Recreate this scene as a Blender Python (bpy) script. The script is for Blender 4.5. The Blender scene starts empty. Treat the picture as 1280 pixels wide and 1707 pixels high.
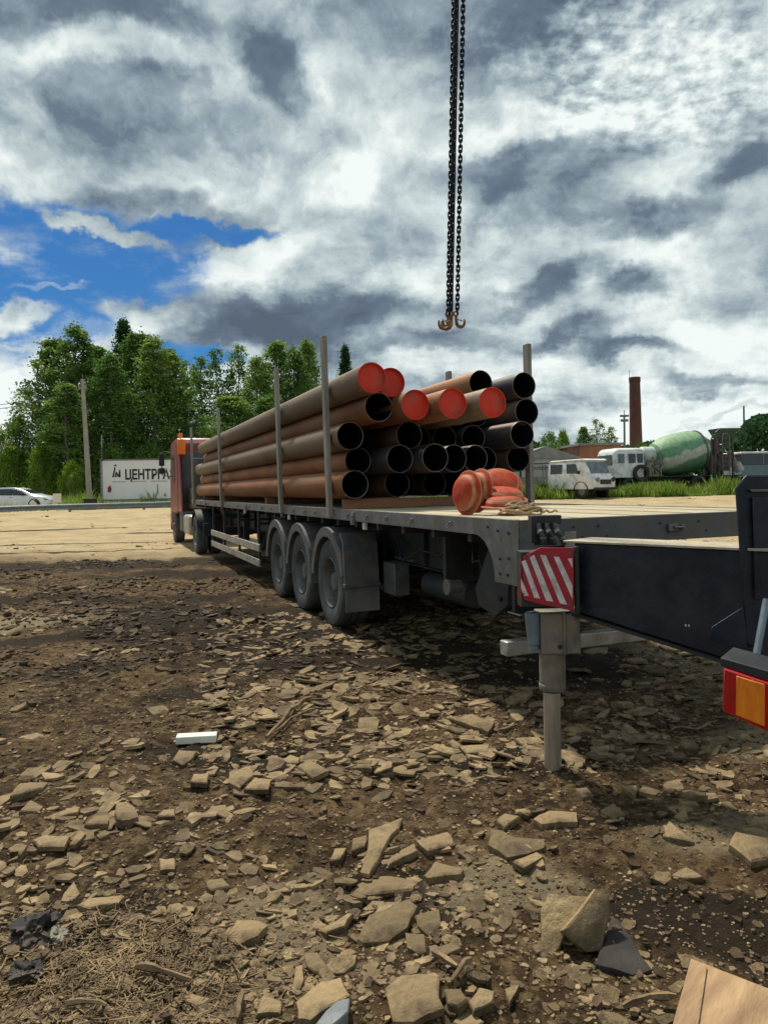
import bpy, bmesh, math, random
import numpy as np
from mathutils import Vector, Matrix, Euler

random.seed(7); RNG = np.random.default_rng(11)
R = math.radians
SC = bpy.context.scene
COL = SC.collection

# ------------------------------------------------------------------ camera, sky, sun, exposure
F, EYE, ROLL, PX0, PY0 = 1233.0, 1.65, R(1.2), 640.0, 813.0
cd = bpy.data.cameras.new('camera'); cam = bpy.data.objects.new('camera', cd); COL.objects.link(cam)
SC.camera = cam
cd.sensor_fit = 'VERTICAL'; cd.sensor_height = 24.0; cd.lens = 24.0 * F / 1707.0
cd.shift_y = -(853.5 - PY0) / 1707.0
cd.clip_start = 0.05; cd.clip_end = 5000
right = Vector((math.cos(ROLL), 0, -math.sin(ROLL))); up = Vector((math.sin(ROLL), 0, math.cos(ROLL)))
cam.matrix_world = Matrix(((right.x, up.x, 0, 0), (0, 0, -1, 0), (right.z, up.z, 0, EYE), (0, 0, 0, 1)))

SUN_AZ = R(-29)      # ahead, to the left
SUN_EL = R(60)
sun_dir = Vector((math.sin(SUN_AZ) * math.cos(SUN_EL), math.cos(SUN_AZ) * math.cos(SUN_EL), math.sin(SUN_EL)))
sl = bpy.data.lights.new('sun', 'SUN'); sl.energy = 4.7; sl.angle = R(4); sl.color = (1.0, .92, .78)
so = bpy.data.objects.new('sun', sl); COL.objects.link(so)
so.rotation_euler = sun_dir.to_track_quat('Z', 'Y').to_euler(); so.location = (10, 10, 30)
SC.view_settings.view_transform = 'Standard'; SC.view_settings.look = 'None'
SC.view_settings.exposure = 0.0; SC.view_settings.gamma = 1

def ray(px, py):
    dx, dy = px - PX0, py - PY0
    return Vector(((dx * math.cos(ROLL) - dy * math.sin(ROLL)) / F, 1.0, -(dx * math.sin(ROLL) + dy * math.cos(ROLL)) / F))
def at(px, py, Y):
    v = ray(px, py) * Y; return Vector((v.x, Y, EYE + v.z))
def onplane(px, py, p, n):
    d = ray(px, py); o = Vector((0, 0, EYE)); t = (p - o).dot(n) / d.dot(n); return o + d * t
def gx(px, Y):                       # X for a pixel column near the horizon at depth Y
    return at(px, 813, Y).x

# ------------------------------------------------------------------ world
W = bpy.data.worlds.new('World'); SC.world = W; W.use_nodes = True
NT = W.node_tree; NT.nodes.clear()
def N(t, **k):
    n = NT.nodes.new(t)
    for a, b in k.items(): setattr(n, a, b)
    return n
def L(a, b): NT.links.new(a, b)
def inp(n, i, v):
    if isinstance(v, bpy.types.NodeSocket): L(v, n.inputs[i])
    else: n.inputs[i].default_value = v
def math_(op, a, b=0.0, c=0.0, clamp=False):
    n = N('ShaderNodeMath', operation=op, use_clamp=clamp); inp(n, 0, a); inp(n, 1, b); inp(n, 2, c); return n.outputs[0]
def vmath(op, a, b=(0, 0, 0), scale=None):
    n = N('ShaderNodeVectorMath', operation=op); inp(n, 0, a)
    if scale is not None: inp(n, 3, scale)
    else: inp(n, 1, b)
    return n.outputs['Value'] if op in ('LENGTH', 'DOT_PRODUCT') else n.outputs[0]
def mixc(f, a, b):
    n = N('ShaderNodeMix', data_type='RGBA'); inp(n, 0, f); inp(n, 6, a); inp(n, 7, b); return n.outputs[2]
def wnoise(vec, scale, detail=6, rough=.55, color=False, dist=0.0):
    n = N('ShaderNodeTexNoise'); L(vec, n.inputs['Vector']); n.inputs['Scale'].default_value = scale
    n.inputs['Detail'].default_value = detail; n.inputs['Roughness'].default_value = rough; n.inputs['Distortion'].default_value = dist
    return n.outputs['Color'] if color else n.outputs['Fac']
tc = N('ShaderNodeTexCoord'); V = tc.outputs['Generated']
sep = N('ShaderNodeSeparateXYZ'); L(V, sep.inputs[0])
zc = math_('MAXIMUM', sep.outputs[2], 0.0)
den = math_('ADD', zc, 0.22)
comb = N('ShaderNodeCombineXYZ'); L(math_('DIVIDE', sep.outputs[0], den), comb.inputs[0]); L(math_('DIVIDE', sep.outputs[1], den), comb.inputs[1])
Q = comb.outputs[0]                                     # cloud-layer coordinates
w1 = vmath('SUBTRACT', wnoise(V, 5.0, 6, .6, True), (.5, .5, .5))
w2 = vmath('SUBTRACT', wnoise(Q, 3.0, 5, .6, True), (.5, .5, .5))
VW = vmath('ADD', vmath('ADD', V, vmath('SCALE', w1, scale=.17)), vmath('SCALE', w2, scale=.05))
def blob(px, py, rx, ry, rot=0, soft=(1.15, .35)):
    d = ray(px, py); c = d.normalized()
    e1 = Vector((1, 0, 0)); e1 = (e1 - c * e1.dot(c)).normalized(); e2 = -e1.cross(c)   # right, up
    if e2.z < 0: e2 = -e2
    a = R(rot); f1 = e1 * math.cos(a) + e2 * math.sin(a); f2 = -e1 * math.sin(a) + e2 * math.cos(a)
    m = Matrix((f1, f2, f1.cross(f2))).transposed()
    n = N('ShaderNodeMapping', vector_type='TEXTURE'); L(VW, n.inputs[0])
    n.inputs['Location'].default_value = c; n.inputs['Rotation'].default_value = m.to_euler()
    k = d.length
    n.inputs['Scale'].default_value = (rx / F / k, ry / F / k, 1.0)
    ln = vmath('LENGTH', n.outputs[0])
    mr = N('ShaderNodeMapRange', interpolation_type='SMOOTHSTEP'); L(ln, mr.inputs[0])
    mr.inputs[1].default_value = soft[1]; mr.inputs[2].default_value = soft[0]; mr.inputs[3].default_value = 1; mr.inputs[4].default_value = 0
    return mr.outputs[0]
n1 = wnoise(VW, 3.4, 9, .57); n2 = wnoise(Q, 2.0, 9, .58, dist=.25); n3 = wnoise(Q, 7.0, 5, .58)
shade = math_('MULTIPLY_ADD', math_('SUBTRACT', n1, .5), 1.45, .66)
shade = math_('MULTIPLY_ADD', math_('SUBTRACT', n2, .5), 1.25, shade)
shade = math_('MULTIPLY_ADD', math_('SUBTRACT', n3, .5), .38, shade)
# sunlit upper edges of the cloud masses: fall-off of the cloud density upwards
VU = vmath('ADD', VW, (0, 0, .035)); n1u = wnoise(VU, 3.4, 9, .57); n4 = wnoise(VW, 9.0, 7, .6); n4u = wnoise(vmath('ADD', VW, (0, 0, .014)), 9.0, 7, .6)
shade = math_('MULTIPLY_ADD', math_('SUBTRACT', n1, n1u), -2.2, shade)
shade = math_('MULTIPLY_ADD', math_('SUBTRACT', n4, n4u), -.6, shade)
# (px, py, rx, ry, rot, weight): dark and bright cloud masses
CL = [(460, 110, 65, 110, 15, -.38), (260, 200, 170, 90, -8, -.22), (90, 230, 120, 90, 0, -.16), (140, 30, 240, 70, -5, -.30),
      (640, 350, 120, 90, 20, -.24), (500, 530, 230, 50, 5, -.34), (860, 290, 110, 70, 15, -.26), (250, 345, 120, 30, 0, -.16),
      (1100, 390, 110, 42, 18, -.36), (1230, 295, 70, 35, 25, -.40), (900, 500, 110, 32, 12, -.36), (1050, 500, 60, 35, 0, -.42),
      (930, 570, 80, 24, 8, -.28), (1050, 590, 120, 22, 3, -.34), (1200, 620, 110, 20, 0, -.34), (700, 570, 160, 24, 0, -.20),
      (560, 250, 60, 80, 0, -.14), (850, 60, 120, 70, 0, -.12), (940, 10, 60, 26, 0, -.32), (1180, 680, 120, 14, 2, -.28),
      (230, 110, 190, 36, -4, .24), (330, 290, 200, 60, 0, .18), (560, 130, 60, 90, 10, .12), (420, 430, 130, 50, 5, .34),
      (580, 290, 90, 50, 0, .28), (900, 235, 170, 30, 10, .34), (1080, 300, 90, 50, 30, .22), (1100, 140, 260, 110, 10, .20),
      (1000, 450, 240, 60, 8, .20), (700, 470, 130, 40, 0, .18), (1200, 540, 140, 40, 0, .22), (820, 620, 260, 40, 0, .22),
      (40, 300, 140, 50, 0, .18), (60, 640, 200, 90, 0, .30), (1100, 690, 300, 40, 0, .24), (230, 545, 160, 30, 8, .20)]
for (a, b, c, d, e, wgt) in CL:
    shade = math_('MULTIPLY_ADD', blob(a, b, c, d, e), wgt, shade)
# fine ripples of high cloud at upper right
vo = wnoise(Q, 30.0, 4, .55, dist=.1)
shade = math_('MULTIPLY_ADD', math_('MULTIPLY', math_('SUBTRACT', vo, .5), blob(1120, 110, 330, 170, 0)), 1.3, shade)
ramp = N('ShaderNodeValToRGB'); L(shade, ramp.inputs[0])
el = ramp.color_ramp.elements
el[0].position = .10; el[0].color = (.10, .135, .185, 1); el[1].position = 1.02; el[1].color = (.90, .965, .945, 1)
for p, c in ((.34, (.15, .20, .26, 1)), (.56, (.33, .41, .46, 1)), (.78, (.60, .69, .70, 1))):
    e = el.new(p); e.color = c
sky = N('ShaderNodeTexSky', sky_type='NISHITA', sun_disc=False, sun_elevation=SUN_EL, sun_rotation=SUN_AZ)
skyc = vmath('SCALE', sky.outputs[0], scale=.075)
skyc = vmath('MULTIPLY', skyc, (.20, .56, .98))
blue = None
for (a, b, c, d, e, wgt) in [(40, 395, 190, 50, -4, 1.0), (150, 455, 210, 75, 0, 1.0), (20, 490, 140, 110, 0, 1.0), (170, 500, 170, 60, 0, .95), (130, 555, 90, 30, 0, .7), (340, 382, 140, 20, 3, 1.0), (250, 420, 120, 40, 0, 1.0),
                             (250, 460, 110, 50, -10, .8), (290, 580, 90, 22, -20, 1.0), (340, 605, 70, 14, -10, .9), (90, 520, 200, 30, 0, .5), (20, 540, 90, 30, 0, .4)]:
    t = math_('MULTIPLY', blob(a, b, c, d, e, (1.25, .5)), wgt)
    blue = t if blue is None else math_('MAXIMUM', blue, t)
for (a, b, c, d, e, wgt) in [(150, 400, 120, 17, -20, 1.0), (20, 530, 70, 24, 0, .8), (260, 530, 90, 26, -8, .7), (60, 475, 80, 8, 10, .35)]:
    blue = math_('SUBTRACT', blue, math_('MULTIPLY', blob(a, b, c, d, e, (1.2, .4)), wgt), clamp=True)
wisp = math_('MULTIPLY_ADD', math_('SUBTRACT', wnoise(Q, 5.0, 7, .62), .47), 2.4, 0.0)
blue = math_('SUBTRACT', blue, math_('MAXIMUM', wisp, 0.0), clamp=True)
bs = N('ShaderNodeMapRange', interpolation_type='SMOOTHSTEP'); L(blue, bs.inputs[0]); bs.inputs[1].default_value = .02; bs.inputs[2].default_value = 1.0
final = mixc(bs.outputs[0], ramp.outputs[0], skyc)
bg = N('ShaderNodeBackground'); L(final, bg.inputs[0]); bg.inputs[1].default_value = 1.0
wo = N('ShaderNodeOutputWorld'); L(bg.outputs[0], wo.inputs[0])
try:
    W.cycles.sampling_method = 'MANUAL'; W.cycles.sample_map_resolution = 512
except Exception: pass

# ------------------------------------------------------------------ materials
MATS = {}
def mat(name, c1, c2=None, scale=4.0, rough=.7, metal=0.0, bump=0.0, bscale=30.0, dirt=None, dirt_amt=.5, rand=0.0, spec=.4, stretch=(1, 1, 1), detail=6, coat=0.0, trans=0.0):
    if name in MATS: return MATS[name]
    m = bpy.data.materials.new(name); m.use_nodes = True; MATS[name] = m
    nt = m.node_tree; bs = nt.nodes['Principled BSDF']; nw = nt.nodes.new; lk = nt.links.new
    bs.inputs['Roughness'].default_value = rough; bs.inputs['Metallic'].default_value = metal
    bs.inputs['Specular IOR Level'].default_value = spec
    if coat: bs.inputs['Coat Weight'].default_value = coat; bs.inputs['Coat Roughness'].default_value = .15
    tcn = nw('ShaderNodeTexCoord'); mp = nw('ShaderNodeMapping'); lk(tcn.outputs['Object'], mp.inputs[0]); mp.inputs['Scale'].default_value = stretch
    vec = mp.outputs[0]
    def noise(s, d=detail, r=.6):
        n = nw('ShaderNodeTexNoise'); lk(vec, n.inputs['Vector']); n.inputs['Scale'].default_value = s; n.inputs['Detail'].default_value = d; n.inputs['Roughness'].default_value = r; return n
    c2 = c2 or tuple(x * .75 for x in c1)
    n = noise(scale); r = nw('ShaderNodeValToRGB'); lk(n.outputs['Fac'], r.inputs[0])
    r.color_ramp.elements[0].position = .35; r.color_ramp.elements[0].color = (*c2, 1); r.color_ramp.elements[1].position = .65; r.color_ramp.elements[1].color = (*c1, 1)
    col = r.outputs[0]
    if dirt:
        n2 = noise(scale * .6 + .7, 8, .65); r2 = nw('ShaderNodeValToRGB'); lk(n2.outputs['Fac'], r2.inputs[0])
        r2.color_ramp.elements[0].position = .52 - .2 * dirt_amt; r2.color_ramp.elements[1].position = .68 - .1 * dirt_amt
        mx = nw('ShaderNodeMix'); mx.data_type = 'RGBA'; lk(r2.outputs[0], mx.inputs[0]); lk(col, mx.inputs[6]); mx.inputs[7].default_value = (*dirt, 1); col = mx.outputs[2]
    if rand:
        oi = nw('ShaderNodeObjectInfo'); ge = nw('ShaderNodeNewGeometry')
        ad = nw('ShaderNodeMath'); ad.operation = 'ADD'; lk(oi.outputs['Random'], ad.inputs[0]); lk(ge.outputs['Random Per Island'], ad.inputs[1])
        fr = nw('ShaderNodeMath'); fr.operation = 'FRACT'; lk(ad.outputs[0], fr.inputs[0])
        mr = nw('ShaderNodeMapRange'); lk(fr.outputs[0], mr.inputs[0]); mr.inputs[3].default_value = 1 - rand; mr.inputs[4].default_value = 1 + rand
        mm = nw('ShaderNodeVectorMath'); mm.operation = 'SCALE'; lk(col, mm.inputs[0]); lk(mr.outputs[0], mm.inputs[3]); col = mm.outputs[0]
    lk(col, bs.inputs['Base Color'])
    if bump:
        bn = noise(bscale, 8, .65); b = nw('ShaderNodeBump'); b.inputs['Strength'].default_value = bump; b.inputs['Distance'].default_value = .02
        lk(bn.outputs['Fac'], b.inputs['Height']); lk(b.outputs[0], bs.inputs['Normal'])
    return m

m_steel = mat('grey_painted_steel', (.14, .145, .15), (.09, .095, .10), 3, .55, .2, .15, 40, dirt=(.13, .11, .085), dirt_amt=.35)
m_rail = mat('light_grey_rail_paint', (.20, .205, .21), (.12, .125, .135), 5, .5, .2, .12, 40, dirt=(.12, .11, .095), dirt_amt=.4)
m_galv = mat('galvanised_plate', (.20, .215, .225), (.13, .14, .15), 9, .42, .5, .1, 50, dirt=(.15, .14, .115), dirt_amt=.4)
m_beam = mat('dark_grey_chassis', (.034, .038, .046), (.02, .024, .03), 4, .6, .2, .15, 30, dirt=(.06, .055, .047), dirt_amt=.3)
m_alu = mat('aluminium_profile', (.50, .50, .48), (.36, .36, .35), 6, .45, .6, .05, 60, dirt=(.26, .22, .16), dirt_amt=.4)
m_deck = mat('deck_planks', (.56, .49, .34), (.36, .30, .20), 3, .8, 0, .3, 25, stretch=(1, .12, 1))
m_tyre = mat('dusty_tyre_rubber', (.10, .105, .105), (.055, .058, .06), 6, .85, 0, .3, 50)
m_rim = mat('dusty_rim', (.17, .175, .17), (.10, .10, .10), 9, .6, .3, .15, 50)
m_fender = mat('grey_plastic_fender', (.11, .12, .13), (.06, .067, .075), 5, .65, 0, .15, 40, dirt=(.15, .13, .10), dirt_amt=.4)
m_flap = mat('dusty_mud_flap', (.20, .20, .175), (.12, .12, .11), 5, .75, 0, .2, 30)
m_stake = mat('weathered_stake', (.36, .34, .29), (.21, .19, .16), 7, .75, .1, .25, 50, stretch=(1, 1, .15))
m_pipe = mat('rust_brown_pipe', (.37, .135, .042), (.16, .062, .028), 2.2, .62, .15, .2, 60, dirt=(.20, .115, .06), dirt_amt=.35, rand=.30, stretch=(1, .25, 1))
m_pipe_grey = mat('grey_brown_pipe', (.26, .185, .12), (.13, .085, .055), 2.2, .6, .15, .2, 60, dirt=(.20, .15, .10), dirt_amt=.5, rand=.15, stretch=(1, .25, 1))
m_pipe_shade = mat('shade_toned_pipe', (.060, .048, .046), (.030, .027, .032), 2.2, .55, .1, .2, 50, dirt=(.11, .065, .04), dirt_amt=.35, rand=.2, stretch=(1, .25, 1))  # darkened copy of the pipe steel, shade put into its colour
m_pin = mat('pipe_bore', (.010, .013, .024), (.006, .008, .015), 5, .6, .2, .15, 30)  # blue-black tone paints the shade inside the pipes
m_cut = mat('pipe_cut_edge', (.28, .24, .20), (.14, .12, .11), 9, .5, .4, .1, 60)
m_cap = mat('red_end_cap', (.68, .050, .026), (.56, .038, .02), 9, .5, 0, .06, 30, dirt=(.42, .07, .04), dirt_amt=.15, spec=.3)
m_capo = mat('orange_red_loose_cap', (.50, .050, .014), (.36, .034, .012), 7, .65, 0, .08, 30, dirt=(.34, .13, .06), dirt_amt=.4, spec=.2)
m_rope = mat('tan_rope', (.50, .36, .22), (.28, .19, .11), 60, .9, 0, .5, 150)
m_bearer = mat('brown_bearer', (.27, .12, .06), (.14, .07, .04), 8, .75, 0, .3, 40, stretch=(.2, 1, 1))
m_chain = mat('dark_chain_steel', (.035, .035, .042), (.018, .018, .022), 20, .5, .6, .1, 80)
m_hook = mat('rusty_yellow_hook', (.34, .17, .05), (.12, .06, .03), 25, .6, .3, .2, 60)
m_black = mat('navy_black_paint', (.014, .020, .034), (.007, .010, .019), 2.5, .38, .1, .12, 18, dirt=(.032, .038, .05), dirt_amt=.3)
m_beamtop = mat('sunlit_beam_top', (.50, .45, .34), (.34, .30, .22), 12, .7, 0, .2, 60)  # pale tone stands in for sunlight on the flange top
m_legouter = mat('dusty_leg_tube', (.25, .235, .20), (.10, .095, .085), 8, .6, .3, .3, 35, dirt=(.28, .23, .16), dirt_amt=.4)
m_chrome = mat('scuffed_leg_rod', (.66, .62, .55), (.36, .33, .28), 14, .38, .7, .1, 60, stretch=(1, 1, .1))
m_bluegrey = mat('blue_grey_bracket', (.22, .27, .31), (.13, .17, .20), 9, .5, .3, .1, 30)
m_signred = mat('reflective_red', (.48, .018, .035), (.36, .015, .03), 12, .45, 0, .15, 90, dirt=(.22, .05, .05), dirt_amt=.2)
m_signwhite = mat('reflective_white', (.82, .75, .73), (.64, .57, .55), 20, .45, 0, .15, 90, dirt=(.42, .34, .31), dirt_amt=.2)
m_lampred = mat('red_lens', (.50, .012, .015), (.36, .01, .012), 10, .15, 0, .05, 90, coat=.6)
m_lampor = mat('orange_lens', (1.0, .30, .01), (.82, .18, .008), 6, .15, 0, .5, 14, coat=.6, stretch=(6, 6, 1))
m_hose = mat('black_hose', (.03, .03, .035), (.015, .015, .02), 20, .3, .2, .1, 60)
m_cabred = mat('tractor_red_paint', (.27, .018, .028), (.20, .015, .025), 3, .4, 0, .05, 20, dirt=(.20, .07, .07), dirt_amt=.35, coat=.1)
m_cabdark = mat('dark_grey_cab_panel', (.10, .10, .10), (.06, .06, .065), 4, .6, 0, .1, 20)
m_amber = mat('amber_beacon', (.95, .22, .015), (.80, .17, .015), 9, .3, 0, .02, 30)
m_beige = mat('beige_locker', (.40, .33, .22), (.30, .25, .17), 4, .8, 0, .2, 20)
m_glass = mat('dark_window_glass', (.03, .04, .045), (.02, .025, .03), 3, .08, 0, 0, 30, spec=.8)
m_glassl = mat('reflecting_window_glass', (.16, .20, .23), (.07, .09, .10), 3, .1, 0, 0, 30, spec=.8)
m_white = mat('dusty_white_paint', (.78, .80, .79), (.68, .70, .70), 2.5, .45, 0, .05, 20, dirt=(.45, .45, .42), dirt_amt=.25)
m_silver = mat('silver_car_paint', (.76, .78, .80), (.68, .70, .72), 3, .28, .3, 0, 20, coat=.5)
m_blackpl = mat('matt_black_plastic', (.03, .03, .033), (.018, .018, .02), 8, .6, 0, .1, 30)
m_fgrey = mat('corrugated_grey_sheet', (.38, .41, .41), (.28, .31, .31), 2, .55, .2, .05, 20)
m_conc = mat('weathered_concrete', (.36, .34, .29), (.25, .23, .20), 5, .85, 0, .2, 20, stretch=(1, 1, .3))
m_slate = mat('grey_sheet_roof', (.24, .26, .27), (.16, .18, .19), 2, .7, 0, .1, 20)
m_trunk = mat('birch_bark', (.34, .32, .27), (.12, .10, .08), 6, .9, 0, .3, 20, stretch=(1, 1, 3))
m_wood = mat('raw_pine_board', (.52, .35, .19), (.33, .205, .11), 5, .8, 0, .4, 30, dirt=(.20, .12, .065), dirt_amt=.42, stretch=(1, .22, 1), detail=9)
m_stick = mat('dry_wood', (.27, .19, .10), (.085, .055, .03), 9, .85, 0, .4, 60, rand=.4)
m_foam = mat('white_foam_plastic', (.78, .76, .68), (.66, .63, .55), 9, .8, 0, .15, 60)
m_cloth = mat('dark_grimy_plastic', (.022, .02, .018), (.010, .009, .009), 8, .6, 0, .3, 30, dirt=(.07, .055, .04), dirt_amt=.3, spec=.25)
m_stone = mat('tan_flagstone', (.38, .28, .145), (.20, .14, .072), 6, .85, 0, .9, 28, dirt=(.10, .068, .038), dirt_amt=.42, rand=.35, detail=9)
m_stoned = mat('near_black_stone', (.045, .038, .032), (.022, .019, .017), 8, .8, 0, .4, 40)
m_stoneb = mat('blue_grey_stone', (.25, .27, .28), (.15, .165, .175), 8, .7, 0, .4, 40)
m_rubble = mat('rubble_chips', (.27, .195, .105), (.12, .083, .045), 14, .9, 0, .5, 60, rand=.45)

def m_stripe_drum():
    m = bpy.data.materials.new('green_striped_drum'); m.use_nodes = True
    nt = m.node_tree; bs = nt.nodes['Principled BSDF']; nw = nt.nodes.new; lk = nt.links.new
    t = nw('ShaderNodeTexCoord'); s = nw('ShaderNodeSeparateXYZ'); lk(t.outputs['Object'], s.inputs[0])
    n = nw('ShaderNodeTexNoise'); lk(t.outputs['Object'], n.inputs['Vector']); n.inputs['Scale'].default_value = .8
    a = nw('ShaderNodeMath'); a.operation = 'MULTIPLY_ADD'; lk(n.outputs[0], a.inputs[0]); a.inputs[1].default_value = .9; lk(s.outputs[2], a.inputs[2])
    b = nw('ShaderNodeMath'); b.operation = 'MULTIPLY_ADD'; lk(s.outputs[0], b.inputs[0]); b.inputs[1].default_value = -.16; lk(a.outputs[0], b.inputs[2])
    r = nw('ShaderNodeValToRGB'); mr = nw('ShaderNodeMapRange'); lk(b.outputs[0], mr.inputs[0]); mr.inputs[1].default_value = -.9; mr.inputs[2].default_value = 1.9
    lk(mr.outputs[0], r.inputs[0]); cr = r.color_ramp; cr.interpolation = 'EASE'
    G, P = (.13, .30, .17, 1), (.42, .47, .41, 1)
    cr.elements[0].position = 0; cr.elements[0].color = (.06, .15, .09, 1); cr.elements[1].position = 1; cr.elements[1].color = (.24, .40, .22, 1)
    for p, c in ((.28, (.10, .22, .14, 1)), (.36, P), (.52, P), (.57, G), (.70, G), (.76, (.26, .42, .24, 1))): e = cr.elements.new(p); e.color = c
    n2 = nw('ShaderNodeTexNoise'); lk(t.outputs['Object'], n2.inputs['Vector']); n2.inputs['Scale'].default_value = 5; n2.inputs['Detail'].default_value = 8
    mx = nw('ShaderNodeMix'); mx.data_type = 'RGBA'; mx.blend_type = 'MULTIPLY'; mx.inputs[0].default_value = .75; lk(r.outputs[0], mx.inputs[6]); lk(n2.outputs[0], mx.inputs[7])
    g = nw('ShaderNodeVectorMath'); g.operation = 'SCALE'; g.inputs[3].default_value = 1.5; lk(mx.outputs[2], g.inputs[0])
    lk(g.outputs[0], bs.inputs['Base Color']); bs.inputs['Roughness'].default_value = .6
    return m
m_drum = m_stripe_drum()

def m_brickf(name, c1, c2, mortar, scale):
    m = bpy.data.materials.new(name); m.use_nodes = True
    nt = m.node_tree; bs = nt.nodes['Principled BSDF']; nw = nt.nodes.new; lk = nt.links.new
    t = nw('ShaderNodeTexCoord'); s = nw('ShaderNodeSeparateXYZ'); c = nw('ShaderNodeCombineXYZ'); lk(t.outputs['Object'], s.inputs[0])
    a = nw('ShaderNodeMath'); a.operation = 'ADD'; lk(s.outputs[0], a.inputs[0]); lk(s.outputs[1], a.inputs[1]); lk(a.outputs[0], c.inputs[0]); lk(s.outputs[2], c.inputs[1])
    b = nw('ShaderNodeTexBrick'); lk(c.outputs[0], b.inputs['Vector']); b.inputs['Scale'].default_value = scale
    b.inputs['Color1'].default_value = (*c1, 1); b.inputs['Color2'].default_value = (*c2, 1); b.inputs['Mortar'].default_value = (*mortar, 1)
    n = nw('ShaderNodeTexNoise'); lk(t.outputs['Object'], n.inputs['Vector']); n.inputs['Scale'].default_value = .6; n.inputs['Detail'].default_value = 8
    mr = nw('ShaderNodeMapRange'); lk(n.outputs[0], mr.inputs[0]); mr.inputs[1].default_value = .3; mr.inputs[2].default_value = .7; mr.inputs[3].default_value = .6; mr.inputs[4].default_value = 1.25
    v = nw('ShaderNodeVectorMath'); v.operation = 'SCALE'; lk(b.outputs[0], v.inputs[0]); lk(mr.outputs[0], v.inputs[3]); lk(v.outputs[0], bs.inputs['Base Color'])
    bs.inputs['Roughness'].default_value = .9; return m
m_brick = m_brickf('orange_brick', (.33, .12, .065), (.27, .10, .06), (.30, .22, .17), 3)
m_chim = m_brickf('dark_chimney_brick', (.10, .038, .035), (.075, .03, .03), (.08, .055, .05), 3)

def leafmat(name, c1, c2, c3, sc=.55):
    m = bpy.data.materials.new(name); m.use_nodes = True
    nt = m.node_tree; nt.nodes.clear(); nw = nt.nodes.new; lk = nt.links.new
    t = nw('ShaderNodeTexCoord'); n = nw('ShaderNodeTexNoise'); lk(t.outputs['Object'], n.inputs['Vector']); n.inputs['Scale'].default_value = sc; n.inputs['Detail'].default_value = 5
    g = nw('ShaderNodeNewGeometry'); oi = nw('ShaderNodeObjectInfo')
    a = nw('ShaderNodeMath'); a.operation = 'MULTIPLY_ADD'; lk(g.outputs['Random Per Island'], a.inputs[0]); a.inputs[1].default_value = .35; lk(n.outputs[0], a.inputs[2])
    b = nw('ShaderNodeMath'); b.operation = 'MULTIPLY_ADD'; lk(oi.outputs['Random'], b.inputs[0]); b.inputs[1].default_value = .25; lk(a.outputs[0], b.inputs[2])
    r = nw('ShaderNodeValToRGB'); lk(b.outputs[0], r.inputs[0]); cr = r.color_ramp
    cr.elements[0].position = .50; cr.elements[0].color = (*c1, 1); cr.elements[1].position = 1.0; cr.elements[1].color = (*c3, 1); e = cr.elements.new(.76); e.color = (*c2, 1)
    d = nw('ShaderNodeBsdfDiffuse'); lk(r.outputs[0], d.inputs[0]); tr = nw('ShaderNodeBsdfTranslucent')
    lk(r.outputs[0], tr.inputs[0]); mx = nw('ShaderNodeMixShader'); mx.inputs[0].default_value = .48; lk(d.outputs[0], mx.inputs[1]); lk(tr.outputs[0], mx.inputs[2])
    o = nw('ShaderNodeOutputMaterial'); lk(mx.outputs[0], o.inputs[0]); return m
m_leaf = leafmat('birch_leaves', (.035, .085, .030), (.10, .195, .05), (.25, .36, .09))
m_leafd = leafmat('dark_spruce_needles', (.014, .042, .02), (.028, .07, .03), (.05, .11, .045))
m_leafy = leafmat('bright_bush_leaves', (.07, .15, .02), (.15, .26, .035), (.27, .38, .05))
m_grass = leafmat('roadside_grass', (.06, .14, .02), (.15, .26, .04), (.32, .38, .10), .8)

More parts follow.
